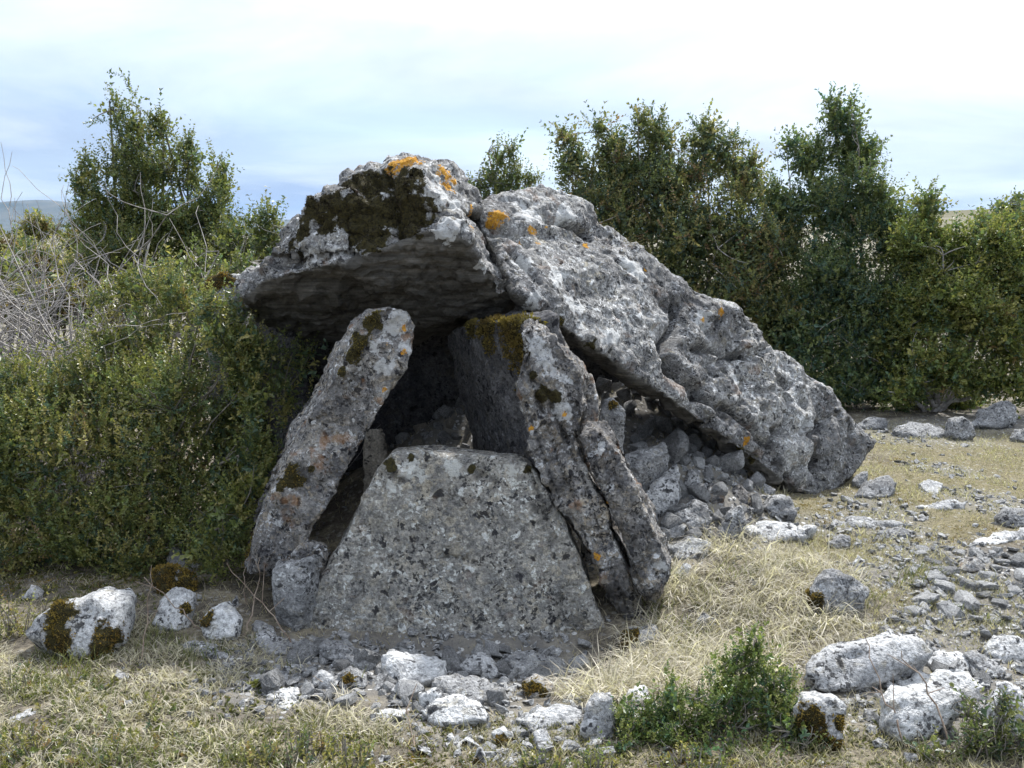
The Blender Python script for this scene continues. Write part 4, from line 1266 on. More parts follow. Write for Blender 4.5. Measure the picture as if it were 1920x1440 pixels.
# fine gravel nobody could count
def gravel():
    rng = np.random.RandomState(5)
    n = 30000
    x = rng.uniform(-1.6, 3.2, n)
    y = rng.uniform(2.8, 8.0, n)
    w = zone(x, y, SCREE) * 0.75 + 0.05
    keep = rng.rand(n) < w * np.clip(16 / y ** 2, 0, 1)
    x, y = x[keep], y[keep]
    n = len(x)
    s = 0.004 + 0.019 * rng.rand(n) ** 2.2
    z = ground(x, y) + s * 0.2
    a = rng.rand(n) * 6.28
    vi = rng.randint(0, 8, n)
    Vs, Fs, Cs, off = [], [], [], 0
    for v_ in range(8):
        r2 = np.random.RandomState(200 + v_)
        d = np.sign(r2.normal(size=(12, 3))) * np.abs(r2.normal(size=(12, 3))) ** 0.4 * np.array([0.95, 0.75, 0.55])
        bm = bmesh.new()
        for q in d:
            bm.verts.new(q)
        bmesh.ops.convex_hull(bm, input=bm.verts[:])
        for v in [v for v in bm.verts if not v.link_faces]:
            bm.verts.remove(v)
        bm.verts.index_update()
        hv = np.array([v.co[:] for v in bm.verts])
        hf = np.array([[v.index for v in f.verts] for f in bm.faces])
        bm.free()
        m_ = np.where(vi == v_)[0]
        nm = len(m_)
        ca, sa = np.cos(a[m_])[:, None], np.sin(a[m_])[:, None]
        q = hv[None] * s[m_][:, None, None] * (0.7 + 0.6 * rng.rand(nm, 1, 3))
        tl_ = 0.35 * rng.normal(size=(nm, 1))
        zz = q[..., 2] + tl_ * q[..., 0]
        q = np.stack([q[..., 0] * ca - q[..., 1] * sa, q[..., 0] * sa + q[..., 1] * ca, zz], -1) + np.stack([x[m_], y[m_], z[m_]], 1)[:, None, :]
        Vs.append(q.reshape(-1, 3))
        Fs.append((np.arange(nm)[:, None, None] * len(hv) + hf[None] + off).reshape(-1, 3))
        off += nm * len(hv)
        g = (0.20 + 0.36 * rng.rand(nm) ** 1.3)[:, None]
        Cs.append(np.repeat(g * np.array([1, 0.985, 0.95]), len(hf), 0))
    V, Fc, c = np.concatenate(Vs), np.concatenate(Fs), np.concatenate(Cs)
    me = mesh_np('gravel', V, Fc, np.full(len(Fc), 3), M['mid'], False, c)
    tag(link('gravel', me), 'fine limestone gravel strewn between the stones', 'gravel', kind='stuff')


gravel()


# ------------------------------------------------------------------ foliage
def leaves_mesh(start, d, length, nleaf, leaf, rng, pal_idx, pals, jitter=0.22):
    """leafy twigs: start Tx3, unit direction Tx3, length T -> leaf quads with a colour each"""
    T = len(start)
    k = np.arange(nleaf)
    t = (k // 2 * 2 + 1.0) / nleaf
    ref = rng.normal(size=(T, 3))
    a = np.cross(d, ref)
    a /= np.linalg.norm(a, axis=1)[:, None] + 1e-9
    b = np.cross(d, a)
    ang = (k // 2) * (math.pi / 2) + (k % 2) * math.pi
    ang = ang[None, :] + rng.normal(size=(T, nleaf)) * 0.4
    bend = rng.normal(size=(T, 3)) * 0.12
    pos = start[:, None, :] + d[:, None, :] * (length[:, None] * t[None, :])[..., None] + bend[:, None, :] * (length[:, None] * t[None, :] ** 2)[..., None]
    out = a[:, None, :] * np.cos(ang)[..., None] + b[:, None, :] * np.sin(ang)[..., None]
    ld = d[:, None, :] * (0.45 + 0.55 * t)[None, :, None] + out * 0.9 + rng.normal(size=(T, nleaf, 3)) * jitter
    ld /= np.linalg.norm(ld, axis=2)[..., None]
    sd = np.cross(ld, d[:, None, :] + 0.2 * rng.normal(size=(T, nleaf, 3)))
    sd /= np.linalg.norm(sd, axis=2)[..., None] + 1e-9
    nn = np.cross(sd, ld)
    L = leaf * (0.65 + 0.6 * rng.rand(T, nleaf)) * (1 - 0.35 * t)[None, :]
    W = L * 0.30
    L, W = L[..., None], W[..., None]
    v0 = pos
    v1 = pos + ld * L * 0.55 + sd * W + nn * W * 0.45
    v2 = pos + ld * L
    v3 = pos + ld * L * 0.55 - sd * W + nn * W * 0.45
    V = np.stack([v0, v1, v2, v3], 2).reshape(-1, 3)
    base = np.arange(T * nleaf)[:, None] * 4
    Fc = np.concatenate([base + np.array([0, 1, 2]), base + np.array([0, 2, 3])], 1).reshape(-1, 3)
    pals = np.array(pals)
    c = pals[pal_idx][:, None, :] * np.ones((1, nleaf, 1))
    tip = np.clip((t[None, :, None] - 0.55) * 1.4, 0, 1) * (rng.rand(T, 1, 1) < 0.5)
    c = c * (1 - tip) + np.array([0.165, 0.155, 0.04]) * tip
    c = c * (0.65 + 0.7 * rng.rand(T, nleaf, 1))
    c = np.repeat(c.reshape(-1, 3), 2, 0)
    return V, Fc, c


GREEN = [(0.085, 0.118, 0.048), (0.118, 0.145, 0.046), (0.165, 0.175, 0.052), (0.07, 0.108, 0.062), (0.245, 0.22, 0.075), (0.225, 0.15, 0.068)]


def shrub(name, label, lobes, twigs_per_m2, leaf, weights, seed, base, cat='shrub', group=None, nleaf=22, tl=(0.10, 0.24), up=0.8, thr=-0.12, n_branch=14, trunk_r=0.03,
          inner=0.55, bark='bark', crown_name='crown', extra=(), lean=(0, 0, 0), out_w=0.75, fill=0.45, tint=(1.2, 1.22, 1.3), lumps=6):
    rng = np.random.RandomState(seed)
    S, D, Ln = [], [], []
    cen, parts = [], []
    for (px, py, Y, rx, ry) in lobes:
        c = P(px, py, Y)
        r = np.array([rx / F * Y, 0.8 * (rx + ry) / 2 / F * Y, ry / F * Y])
        cen.append((c, r))
        parts.append((c, r * 0.80))
        for q in range(lumps):                      # uneven side clumps
            u = rng.normal(size=3)
            u /= np.linalg.norm(u)
            if u[1] > 0.3:
                u[1] *= -1
            parts.append((c + u * r * rng.uniform(0.62, 0.9), r * rng.uniform(0.24, 0.46, 3)))
    for c, r in parts:
        area = 4 * math.pi * ((r[0] * r[1]) ** 1.6 / 3 + (r[0] * r[2]) ** 1.6 / 3 + (r[1] * r[2]) ** 1.6 / 3) ** (1 / 1.6)
        n = int(area * twigs_per_m2 * 0.62)
        u = rng.normal(size=(n, 3))
        u /= np.linalg.norm(u, axis=1)[:, None]
        rr = 1 - inner * rng.rand(n) ** 1.5
        bump = 1 + 0.5 * perlin(u * 2.6 + c, 3) + 0.4 * perlin(u * 6 + c, 4)
        p = c + u * r * (rr * bump)[:, None]
        keep = perlin(p * 4.2, 7) + 0.5 * perlin(p * 9, 8) > thr - 0.15 - 0.3 * rng.rand(n)
        gz = ground(p[:, 0], p[:, 1])
        keep &= p[:, 2] > gz - 0.02
        p, u = p[keep], u[keep]
        d = u * out_w + np.array([0, 0, up]) + np.array(lean) + 0.38 * rng.normal(size=p.shape)
        d /= np.linalg.norm(d, axis=1)[:, None]
        ln = rng.uniform(tl[0], tl[1], len(p)) * (0.8 + 0.5 * (rng.rand(len(p)) < 0.12))
        S.append(p - d * ln[:, None] * 0.6)
        D.append(d)
        Ln.append(ln)
    for (px0, py0, px1, py1, Y, n) in extra:        # single shoots that stand out of the crown
        a, b = P(px0, py0, Y), P(px1, py1, Y)
        for q in range(n):
            tt = (q + 0.3) / n
            s0 = a + (b - a) * tt
            dd = (b - a) / np.linalg.norm(b - a) + 0.5 * rng.normal(size=3)
            dd /= np.linalg.norm(dd)
            S.append(s0[None])
            D.append(dd[None])
            Ln.append(np.array([tl[0] * 0.9]))
    S, D, Ln = np.concatenate(S), np.concatenate(D), np.concatenate(Ln)
    w = np.array(weights, float)
    zone_n = perlin(S * 2.6, 21) + 0.15 * rng.normal(size=len(S))
    order = np.clip((zone_n + 0.5), 0, 0.999)
    cdf = np.cumsum(w / w.sum())
    mixr = np.clip(0.55 * rng.rand(len(S)) + 0.45 * order, 0, 0.9999)
    idx = np.searchsorted(cdf, mixr)
    base = np.array(base, float)
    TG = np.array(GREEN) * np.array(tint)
    V, Fc, c = leaves_mesh(S, D, Ln, nleaf, leaf, rng, idx, TG)
    if fill:                                        # larger leaves added deep inside the crown to block light and close gaps
        S2, n2 = [], []
        for c0, r in cen:
            m2 = int(fill * twigs_per_m2 * 4 * r[0] * r[2] * 0.8)
            u = rng.normal(size=(m2, 3))
            u /= np.linalg.norm(u, axis=1)[:, None]
            S2.append(c0 + u * r * (0.62 * rng.rand(m2, 1) ** 0.45))
        S2 = np.concatenate(S2)
        S2 = S2[S2[:, 2] > ground(S2[:, 0], S2[:, 1])]
        D2 = rng.normal(size=S2.shape) + np.array([0, 0, 0.5])
        D2 /= np.linalg.norm(D2, axis=1)[:, None]
        i2 = np.searchsorted(cdf, np.clip(0.8 * rng.rand(len(S2)), 0, 0.9999))
        V2, F2, c2 = leaves_mesh(S2, D2, np.full(len(S2), tl[1] * 0.8), 10, leaf * 1.9, rng, i2, TG, 0.5)
        F2 = F2 + len(V)
        V, Fc, c = np.concatenate([V, V2]), np.concatenate([Fc, F2]), np.concatenate([c, c2])
    root = empty(name, base)
    tag(root, label, cat, group)
    link(crown_name, mesh_np(crown_name, V - base, Fc, np.full(len(Fc), 3), M['leaf'], False, c), root)
    # woody skeleton: stems to the lobes, side branches to many of the twigs
    paths, side = [], []
    for c0, r in cen:
        for q in range(max(1, n_branch // len(cen))):
            e = c0 + rng.normal(size=3) * r * 0.35
            mid = base * 0.5 + e * 0.5 + rng.normal(size=3) * 0.07 * np.linalg.norm(e - base)
            mid[2] += 0.04
            t = np.linspace(0, 1, 9)[:, None]
            st = base + np.array([rng.normal() * 0.06, rng.normal() * 0.06, -0.05])
            pts = (1 - t) ** 2 * st + 2 * t * (1 - t) * mid + t ** 2 * e
            pts[1:-1] += rng.normal(size=(7, 3)) * 0.012
            paths.append((pts, trunk_r * (1 - 0.8 * t[:, 0]) * (0.6 + 0.5 * rng.rand())))
    allp = np.concatenate([p[0][3:] for p in paths])
    take = rng.choice(len(S), min(len(S), 260), replace=False)
    for i in take:
        j = int(np.argmin(((allp - S[i]) ** 2).sum(1)))
        a, e = allp[j], S[i] + D[i] * Ln[i] * 0.7
        if np.linalg.norm(e - a) > 1.2:
            continue
        m_ = (a + e) / 2 + rng.normal(size=3) * 0.04
        t = np.linspace(0, 1, 5)[:, None]
        side.append(((1 - t) ** 2 * a + 2 * t * (1 - t) * m_ + t ** 2 * e, np.linspace(trunk_r * 0.22, 0.0018, 5)))
    Vt, Ft, st_ = tubes(paths, 6)
    tag(link('trunk', mesh_np('trunk', Vt - base, Ft, st_, M[bark], True), root), kind='stuff')
    if side:
        Vt, Ft, st_ = tubes(side, 4)
        bark = 'deadwood' if cat == 'tree' else bark
        tag(link('branches', mesh_np('branches', Vt - base, Ft, st_, M[bark], True), root), kind='stuff')
    return root


def gbase(px, py, Y):
    q = P(px, py, Y)
    q[2] = float(ground(q[0], q[1]))
    return q


# left side
shrub('box_shrub', 'dense box shrub filling the left side, pressed against the dolmen', [
    (300, 560, 5.6, 110, 80), (420, 640, 5.5, 90, 110), (240, 690, 5.3, 180, 120), (60, 740, 5.2, 150, 110), (470, 760, 5.2, 80, 130), (330, 800, 5.0, 170, 170),
    (130, 860, 4.9, 190, 170), (-60, 860, 4.9, 120, 180), (420, 930, 4.85, 90, 120), (260, 980, 4.75, 190, 110), (60, 1000, 4.7, 150, 90), (545, 700, 5.0, 55, 90), (405, 600, 4.9, 60, 60), (455, 650, 4.85, 60, 65), (425, 640, 4.8, 50, 60), (470, 730, 4.75, 55, 80), (480, 860, 4.62, 45, 90), (445, 960, 4.5, 50, 80), (400, 1020, 4.4, 70, 55)],
    480, 0.022, (2.0, 3.0, 3.0, 1.5, 3.4, 1.6), 11, gbase(240, 900, 5.2), nleaf=22, tl=(0.11, 0.27), n_branch=24, trunk_r=0.016, thr=0.14, inner=0.45, fill=0.35, up=0.75, out_w=0.8)
shrub('box_tree', 'tall box tree with a ragged pointed crown standing behind the left shrub', [
    (270, 330, 7.4, 75, 110), (245, 240, 7.4, 38, 60), (215, 205, 7.4, 18, 32), (300, 235, 7.4, 22, 34), (345, 300, 7.4, 40, 55), (168, 330, 7.3, 30, 44), (190, 400, 7.3, 60, 60), (415, 330, 7.4, 20, 55),
    (390, 420, 7.3, 90, 75), (300, 440, 7.3, 120, 80), (500, 420, 7.2, 42, 48), (460, 470, 7.1, 90, 60), (200, 470, 7.1, 90, 50)],
    480, 0.025, (2.4, 2.8, 2.6, 1.8, 1.8, 0.9), 12, gbase(290, 600, 7.3), cat='tree', nleaf=20, tl=(0.12, 0.26), n_branch=26, trunk_r=0.028, thr=0.04, lean=(-0.12, 0, 0.1),
    extra=[(258, 200, 230, 135, 7.4, 6), (205, 230, 180, 225, 7.4, 4)])
shrub('box_shrub', 'brownish-green scrub low behind the left shrub', [(270, 540, 6.6, 60, 50), (360, 520, 6.5, 100, 60), (450, 520, 6.3, 60, 70)], 200, 0.028, (2, 3, 2, 1.5, 2, 2), 13, gbase(280, 620, 6.5), nleaf=18, tl=(0.1, 0.22), n_branch=12, trunk_r=0.016)

# right side
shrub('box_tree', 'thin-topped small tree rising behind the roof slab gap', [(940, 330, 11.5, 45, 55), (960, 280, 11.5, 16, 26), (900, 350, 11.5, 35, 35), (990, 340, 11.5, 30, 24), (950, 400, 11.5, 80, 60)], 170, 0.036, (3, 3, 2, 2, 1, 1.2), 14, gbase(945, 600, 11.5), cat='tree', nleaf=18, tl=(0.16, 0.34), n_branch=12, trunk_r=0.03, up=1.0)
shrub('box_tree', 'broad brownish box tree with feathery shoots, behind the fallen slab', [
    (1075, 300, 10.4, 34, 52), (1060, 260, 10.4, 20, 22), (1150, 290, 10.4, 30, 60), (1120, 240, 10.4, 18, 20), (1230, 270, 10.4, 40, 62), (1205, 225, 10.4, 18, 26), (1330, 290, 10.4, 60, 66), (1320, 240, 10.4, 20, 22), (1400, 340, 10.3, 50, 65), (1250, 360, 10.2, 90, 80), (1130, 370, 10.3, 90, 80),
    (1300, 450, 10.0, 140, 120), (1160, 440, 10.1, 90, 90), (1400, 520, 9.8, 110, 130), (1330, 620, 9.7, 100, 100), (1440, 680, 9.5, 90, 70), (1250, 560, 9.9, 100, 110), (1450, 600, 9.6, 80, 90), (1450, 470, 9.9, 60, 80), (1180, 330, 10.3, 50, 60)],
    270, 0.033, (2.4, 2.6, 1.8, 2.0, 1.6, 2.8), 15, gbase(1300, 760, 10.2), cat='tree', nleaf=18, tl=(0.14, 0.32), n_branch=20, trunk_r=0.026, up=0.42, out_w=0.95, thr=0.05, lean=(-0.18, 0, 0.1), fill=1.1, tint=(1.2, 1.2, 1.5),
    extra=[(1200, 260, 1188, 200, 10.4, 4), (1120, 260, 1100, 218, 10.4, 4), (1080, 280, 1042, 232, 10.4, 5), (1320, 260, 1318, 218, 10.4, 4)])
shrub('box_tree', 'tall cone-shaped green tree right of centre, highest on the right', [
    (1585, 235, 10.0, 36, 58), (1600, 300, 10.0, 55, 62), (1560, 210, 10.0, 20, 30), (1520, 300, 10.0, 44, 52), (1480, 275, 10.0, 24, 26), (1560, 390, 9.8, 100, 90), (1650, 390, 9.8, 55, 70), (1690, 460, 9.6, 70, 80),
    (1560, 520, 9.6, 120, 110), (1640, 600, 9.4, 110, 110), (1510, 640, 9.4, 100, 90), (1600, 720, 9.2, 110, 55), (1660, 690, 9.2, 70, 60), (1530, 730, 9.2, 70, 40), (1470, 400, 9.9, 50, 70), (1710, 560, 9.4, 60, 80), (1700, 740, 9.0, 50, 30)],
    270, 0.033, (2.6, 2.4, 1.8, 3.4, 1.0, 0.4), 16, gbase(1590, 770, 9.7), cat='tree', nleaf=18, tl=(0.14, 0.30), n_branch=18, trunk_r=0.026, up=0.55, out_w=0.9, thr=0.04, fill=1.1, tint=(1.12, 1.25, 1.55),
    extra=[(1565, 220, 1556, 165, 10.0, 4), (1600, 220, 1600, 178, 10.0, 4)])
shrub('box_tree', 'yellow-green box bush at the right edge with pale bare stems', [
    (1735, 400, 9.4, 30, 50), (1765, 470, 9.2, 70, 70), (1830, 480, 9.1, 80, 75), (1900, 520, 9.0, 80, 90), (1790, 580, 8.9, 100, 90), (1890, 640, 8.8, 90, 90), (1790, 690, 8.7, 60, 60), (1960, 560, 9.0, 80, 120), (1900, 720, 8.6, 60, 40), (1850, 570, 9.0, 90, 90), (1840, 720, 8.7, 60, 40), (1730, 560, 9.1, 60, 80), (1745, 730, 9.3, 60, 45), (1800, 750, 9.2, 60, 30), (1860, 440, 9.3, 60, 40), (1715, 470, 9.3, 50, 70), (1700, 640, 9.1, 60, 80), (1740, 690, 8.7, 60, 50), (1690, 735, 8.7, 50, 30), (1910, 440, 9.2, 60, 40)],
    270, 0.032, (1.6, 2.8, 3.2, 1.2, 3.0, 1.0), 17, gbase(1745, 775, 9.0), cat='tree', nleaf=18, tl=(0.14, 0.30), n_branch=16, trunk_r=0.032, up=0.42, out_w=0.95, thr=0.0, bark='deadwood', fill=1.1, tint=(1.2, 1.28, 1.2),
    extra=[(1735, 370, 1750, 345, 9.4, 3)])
shrub('box_shrub', 'dark rounded tree on the far slope at the right edge', [(1895, 400, 28, 52, 40), (1850, 415, 28, 26, 24), (1940, 410, 28, 40, 45)], 26, 0.10, (3, 2, 1, 3, .3, .2), 18, gbase(1895, 440, 28), cat='tree', nleaf=16, tl=(0.3, 0.7), n_branch=6, trunk_r=0.06)

# low scrub out on the plain
rng0 = np.random.RandomState(3)
for i, (px, py, Y, rx, ry, lab) in enumerate([
    (75, 425, 24, 40, 26, 'round brown-green bush out on the plain behind the dead branches'), (20, 455, 20, 50, 22, 'low brown bush on the plain at the left edge'),
    (150, 450, 18, 45, 20, 'flat-topped bush on the plain below the far blue hill'), (240, 455, 22, 50, 22, 'bush on the plain partly behind the left tree'),
    (60, 490, 13, 80, 30, 'dull grey-green scrub patch behind the dead shrub'), (190, 500, 11, 70, 34, 'scrub patch between dead shrub and left tree'),
    (10, 545, 8.6, 90, 46, 'olive-brown scrub right behind the dead shrub at the left edge'), (150, 560, 8.2, 90, 44, 'dull brown scrub behind the dead shrub next to the left tree')]):
    shrub('scrub_bush', lab, [(px, py, Y, rx, ry), (px - rx * .5, py + ry * .5, Y, rx * .7, ry * .7), (px + rx * .5, py + ry * .5, Y, rx * .7, ry * .7)], 60 if Y > 15 else 150, 0.075 if Y > 15 else 0.05, (1.2, 2, 2, 1, 2.5, 3), 30 + i, gbase(px, py, Y), nleaf=14, tl=(0.15, 0.4), n_branch=6, trunk_r=0.03)


def dead_shrub():
    rng = np.random.RandomState(8)
    base = gbase(70, 600, 6.0)
    root = empty('dead_shrub', base)
    tag(root, 'leafless grey shrub with tangled bare branches at the left edge', 'dead shrub')

    def grow(p, d, r, ln, lev, out):
        n = 5
        pts = [p]
        for _ in range(n):
            d = d + rng.normal(size=3) * 0.24 + np.array([0, 0, 0.02])
            d /= np.linalg.norm(d)
            p = p + d * ln / n
            pts.append(p)
        out.append((np.array(pts), np.linspace(r, r * 0.55, n + 1)))
        if lev == 0:
            return
        for q in range(rng.randint(4, 6)):
            j = rng.randint(1, n + 1)
            dd = d + rng.normal(size=3) * 0.75
            dd /= np.linalg.norm(dd)
            grow(pts[j], dd, r * 0.5, ln * rng.uniform(0.38, 0.62), lev - 1, out)
    for q in range(64):
        bx, Y = rng.uniform(-60, 210), rng.uniform(5.7, 6.6)
        a = P(bx, 620, Y)
        a[2] = float(ground(a[0], a[1])) - 0.03
        b = P(bx + rng.normal() * 90 - 20, rng.uniform(300, 470), Y + rng.normal() * 0.25)
        out = []
        dd = b - a
        L = np.linalg.norm(dd)
        grow(a, dd / L, rng.uniform(0.006, 0.013), L * rng.uniform(0.6, 0.85), 2, out)
        V, Fq, s = tubes(out, 3)
        link('branch', mesh_np('branch', V - base, Fq, s, M['deadwood'], True), root)


dead_shrub()

# young box plants in the foreground
def plant(name, label, stems, seed, leaf=0.017, cat='plant', group=None, pal=(1.5, 3, 3, 1.5, 2.2, 0.5), dens=1.0, hmul=1.0):
    rng = np.random.RandomState(seed)
    S, D, Ln = [], [], []
    paths = []
    for (px, py, top, spread, n) in stems:           # foot pixel, top pixel row, sideways reach in px, shoots
        b = G(px, min(py, 1500))[0]
        h = (py - top) / F * b[1] * hmul
        for q in range(int(n * dens)):
            a = rng.rand() * 6.28
            rr = spread / F * b[1] * math.sqrt(rng.rand())
            foot = b + np.array([math.cos(a) * rr * 0.7, math.sin(a) * rr * 0.7, 0])
            foot[2] = float(ground(foot[0], foot[1]))
            fall = 1 - 0.55 * (rr / (spread / F * b[1] + 1e-6)) ** 1.5
            hh = h * fall * rng.uniform(0.45, 1.0)
            d = np.array([math.cos(a) * 0.35 * rr / max(h, .05), math.sin(a) * 0.35 * rr / max(h, .05), 1.0]) + 0.18 * rng.normal(size=3)
            d /= np.linalg.norm(d)
            m = max(1, int(hh / 0.075))
            for z in range(m):
                S.append(foot + d * hh * (z / m))
                D.append(d + 0.25 * rng.normal(size=3))
                Ln.append(hh / m * 1.25)
            t = np.linspace(0, 1, 4)[:, None]
            paths.append((foot + d * hh * t, np.linspace(0.003, 0.0012, 4)))
    S, D, Ln = np.array(S), np.array(D), np.array(Ln)
    D /= np.linalg.norm(D, axis=1)[:, None]
    w = np.array(pal, float)
    idx = np.searchsorted(np.cumsum(w / w.sum()), np.clip(rng.rand(len(S)), 0, .9999))
    V, Fc, c = leaves_mesh(S, D, Ln, 14, leaf, rng, idx, np.array(GREEN) * 1.25)
    base = G(stems[0][0], min(stems[0][1], 1500))[0]
    root = empty(name, base)
    tag(root, label, cat, group)
    link('leaves', mesh_np('leaves', V - base, Fc, np.full(len(Fc), 3), M['leaf'], False, c), root)
    Vt, Ft, st_ = tubes(paths, 4)
    tag(link('stem', mesh_np('stem', Vt - base, Ft, st_, M['bark'], True), root), kind='stuff')


shrub('young_box_plant', 'bushy young box plant in the centre right foreground', [
    (1400, 1270, 3.12, 70, 72), (1410, 1215, 3.12, 26, 40), (1170, 1345, 3.02, 40, 50), (1150, 1410, 2.92, 40, 40), (1480, 1370, 3.0, 50, 50), (1510, 1405, 2.93, 60, 40), (1110, 1430, 2.88, 50, 32), (1420, 1420, 2.9, 80, 40), (1240, 1340, 3.02, 60, 50), (1340, 1330, 3.05, 80, 70), (1450, 1340, 3.05, 60, 60), (1250, 1370, 2.98, 70, 60), (1190, 1400, 2.95, 50, 45), (1330, 1410, 2.92, 100, 40), (1260, 1300, 3.05, 24, 40), (1470, 1290, 3.1, 36, 34)],
    1400, 0.0145, (1.6, 3, 3, 1.6, 2.2, 0.5), 41, gbase(1350, 1400, 3.05), cat='plant', nleaf=16, tl=(0.05, 0.11), n_branch=16, trunk_r=0.006, up=1.1, thr=-0.08, fill=0.4, tint=(1.1, 1.3, 1.3),
    extra=[(1400, 1220, 1412, 1178, 3.12, 4), (1345, 1280, 1340, 1225, 3.05, 4), (1255, 1290, 1250, 1250, 3.05, 4)])
shrub('young_box_plant', 'dark young box plant in the lower right corner', [
    (1840, 1390, 2.92, 60, 60), (1900, 1400, 2.92, 50, 60), (1760, 1420, 2.9, 60, 40), (1880, 1330, 2.95, 24, 40), (1820, 1330, 2.95, 18, 30)],
    1100, 0.0155, (2.4, 3, 2, 2.4, 1.2, 0.5), 42, gbase(1840, 1430, 2.92), cat='plant', nleaf=16, tl=(0.05, 0.12), n_branch=10, trunk_r=0.006, up=1.1, thr=0.02, fill=0.4)
plant('young_box_plant', 'sprawling leafy shoots along the bottom edge left of the spike stone', [(560, 1420, 1340, 100, 40), (650, 1440, 1370, 80, 34), (470, 1440, 1390, 80, 26)], 43, pal=(1, 2, 3, 1, 4, 1))
plant('leafy_shoot', 'pale yellow-green leafy shoot at the left edge below the shrub', [(40, 1190, 1020, 30, 9), (80, 1180, 1050, 30, 6), (15, 1200, 1090, 24, 8)], 44, pal=(.5, 1, 2, .5, 6, 1))
plant('low_plant', 'small bright green leaf rosette in the dry grass', [(478, 1288, 1274, 12, 8)], 45, leaf=0.02, pal=(0, 3, 4, 0, 1, 0))
plant('low_plant', 'low box seedlings along the bottom edge right of centre', [(1020, 1450, 1400, 70, 26), (1120, 1450, 1390, 60, 26), (1300, 1460, 1400, 120, 50)], 46)
plant('low_plant', 'creeping green leaves covering the bottom left grass', [(60, 1400, 1360, 120, 60), (200, 1420, 1385, 140, 60), (330, 1400, 1370, 110, 40), (120, 1300, 1270, 110, 36), (30, 1290, 1240, 60, 24), (250, 1350, 1318, 110, 36)], 47, pal=(1, 2, 3, 1, 3.5, 1), leaf=0.016)


# ------------------------------------------------------------------ grass, moss and litter (uncountable)
def blades(x, y, h, lean, w, col, rng, lay=0.5, wind=(0, 0)):
    n = len(x)
    z = ground(x, y) - 0.004
    a = rng.rand(n) * 6.28
    lv = np.stack([np.cos(a), np.sin(a)], 1) * (lean * (0.4 + rng.rand(n)))[:, None] + np.array(wind)
    p0 = np.stack([x, y, z], 1)
    up = np.array([0, 0, 1.0])
    dir1 = np.concatenate([lv * 0.85, np.ones((n, 1))], 1)
    dir1 /= np.linalg.norm(dir1, axis=1)[:, None]
    dir2 = np.concatenate([lv * 1.35, (1 - lay * np.linalg.norm(lv, axis=1))[:, None]], 1)
    dir2 /= np.linalg.norm(dir2, axis=1)[:, None]
    p1 = p0 + dir1 * (h * 0.5)[:, None]
    p2 = p1 + dir2 * (h * 0.55)[:, None]
    f = rng.rand(n) * 6.28
    s = np.stack([np.cos(f), np.sin(f), np.zeros(n)], 1) * (w * 0.5)[:, None]
    V = np.stack([p0 - s, p0 + s, p1 + s * 0.8, p1 - s * 0.8, p2], 1).reshape(-1, 3)
    b = np.arange(n)[:, None] * 5
    q = b + np.array([0, 1, 2, 0, 2, 3, 3, 2, 4])
    return V, q.reshape(-1, 3), np.repeat(col, 3, 0)


def grass(name, label, blobs, dens, h, lean, wd, c1, c2, seed, clump=7.0, thr=-0.05, x0=-3.0, x1=4.2, y0=2.7, y1=9.5, lay=0.5, cat='grass', avoid=None, cref=4.0, wind=(0, 0)):
    rng = np.random.RandomState(seed)
    n = int((x1 - x0) * (y1 - y0) * dens)
    x = rng.uniform(x0, x1, n)
    y = rng.uniform(y0, y1, n)
    keep = rng.rand(n) < np.clip((cref / y) ** 2, 0.05, 1)
    keep &= np.abs(x) < 0.56 * y + 0.25
    x, y = x[keep], y[keep]
    cov = zone(x, y, blobs) if blobs else np.ones(len(x))
    if avoid is not None:
        cov = cov * (1 - zone(x, y, avoid))
    nz = perlin(np.stack([x * clump, y * clump, np.zeros(len(x))], 1), seed % 9) + 0.5 * perlin(np.stack([x * clump * 2.3, y * clump * 2.3, np.zeros(len(x))], 1), 5)
    keep = (rng.rand(len(x)) < cov) & (nz > thr - 0.2 * rng.rand(len(x)))
    x, y, nz = x[keep], y[keep], nz[keep]
    n = len(x)
    hh = h * (0.35 + 0.9 * rng.rand(n)) * (0.7 + 0.9 * np.clip(nz, 0, 1))
    t = np.clip(rng.rand(n) * 0.8 + 0.5 * nz, 0, 1)[:, None]
    col = (np.array(c1) * (1 - t) + np.array(c2) * t) * (0.7 + 0.6 * rng.rand(n, 1))
    V, Fc, c = blades(x, y, hh, lean, wd * (0.6 + 0.8 * rng.rand(n)), col, rng, lay, wind)
    o = link(name, mesh_np(name, V, Fc, np.full(len(Fc), 3), M['grass'], False, c))
    tag(o, label, cat, kind='stuff')
    return n


BARE = [(700, 1270, 0.35), (850, 1270, 0.35), (560, 1290, 0.2)]
LEFTGR = [(250, 1260, 0.55), (100, 1320, 0.6), (300, 1380, 0.5), (420, 1320, 0.45), (60, 1240, 0.5), (480, 1400, 0.4), (600, 1400, 0.3), (150, 1430, 0.5)]
MIDGR = [(1330, 1120, 0.32), (1420, 1160, 0.40), (1300, 1220, 0.30), (1480, 1080, 0.32), (1400, 1040, 0.28), (1220, 1270, 0.24), (1500, 1190, 0.30), (1120, 1290, 0.18), (1360, 1250, 0.25)]
nb = 0
nb += grass('dry_grass', 'bleached dry grass matted over the left foreground', LEFTGR, 9000, 0.08, 1.3, 0.0046, (0.30, 0.27, 0.20), (0.70, 0.65, 0.54), 1, lay=0.7, thr=-0.02, clump=5.0, avoid=BARE)
nb += grass('dry_grass', 'long bleached straw lying over the bank right of the dolmen', MIDGR, 11000, 0.17, 1.6, 0.0044, (0.30, 0.265, 0.21), (0.72, 0.67, 0.57), 2, lay=0.80, thr=-0.12, wind=(-0.3, -0.35))
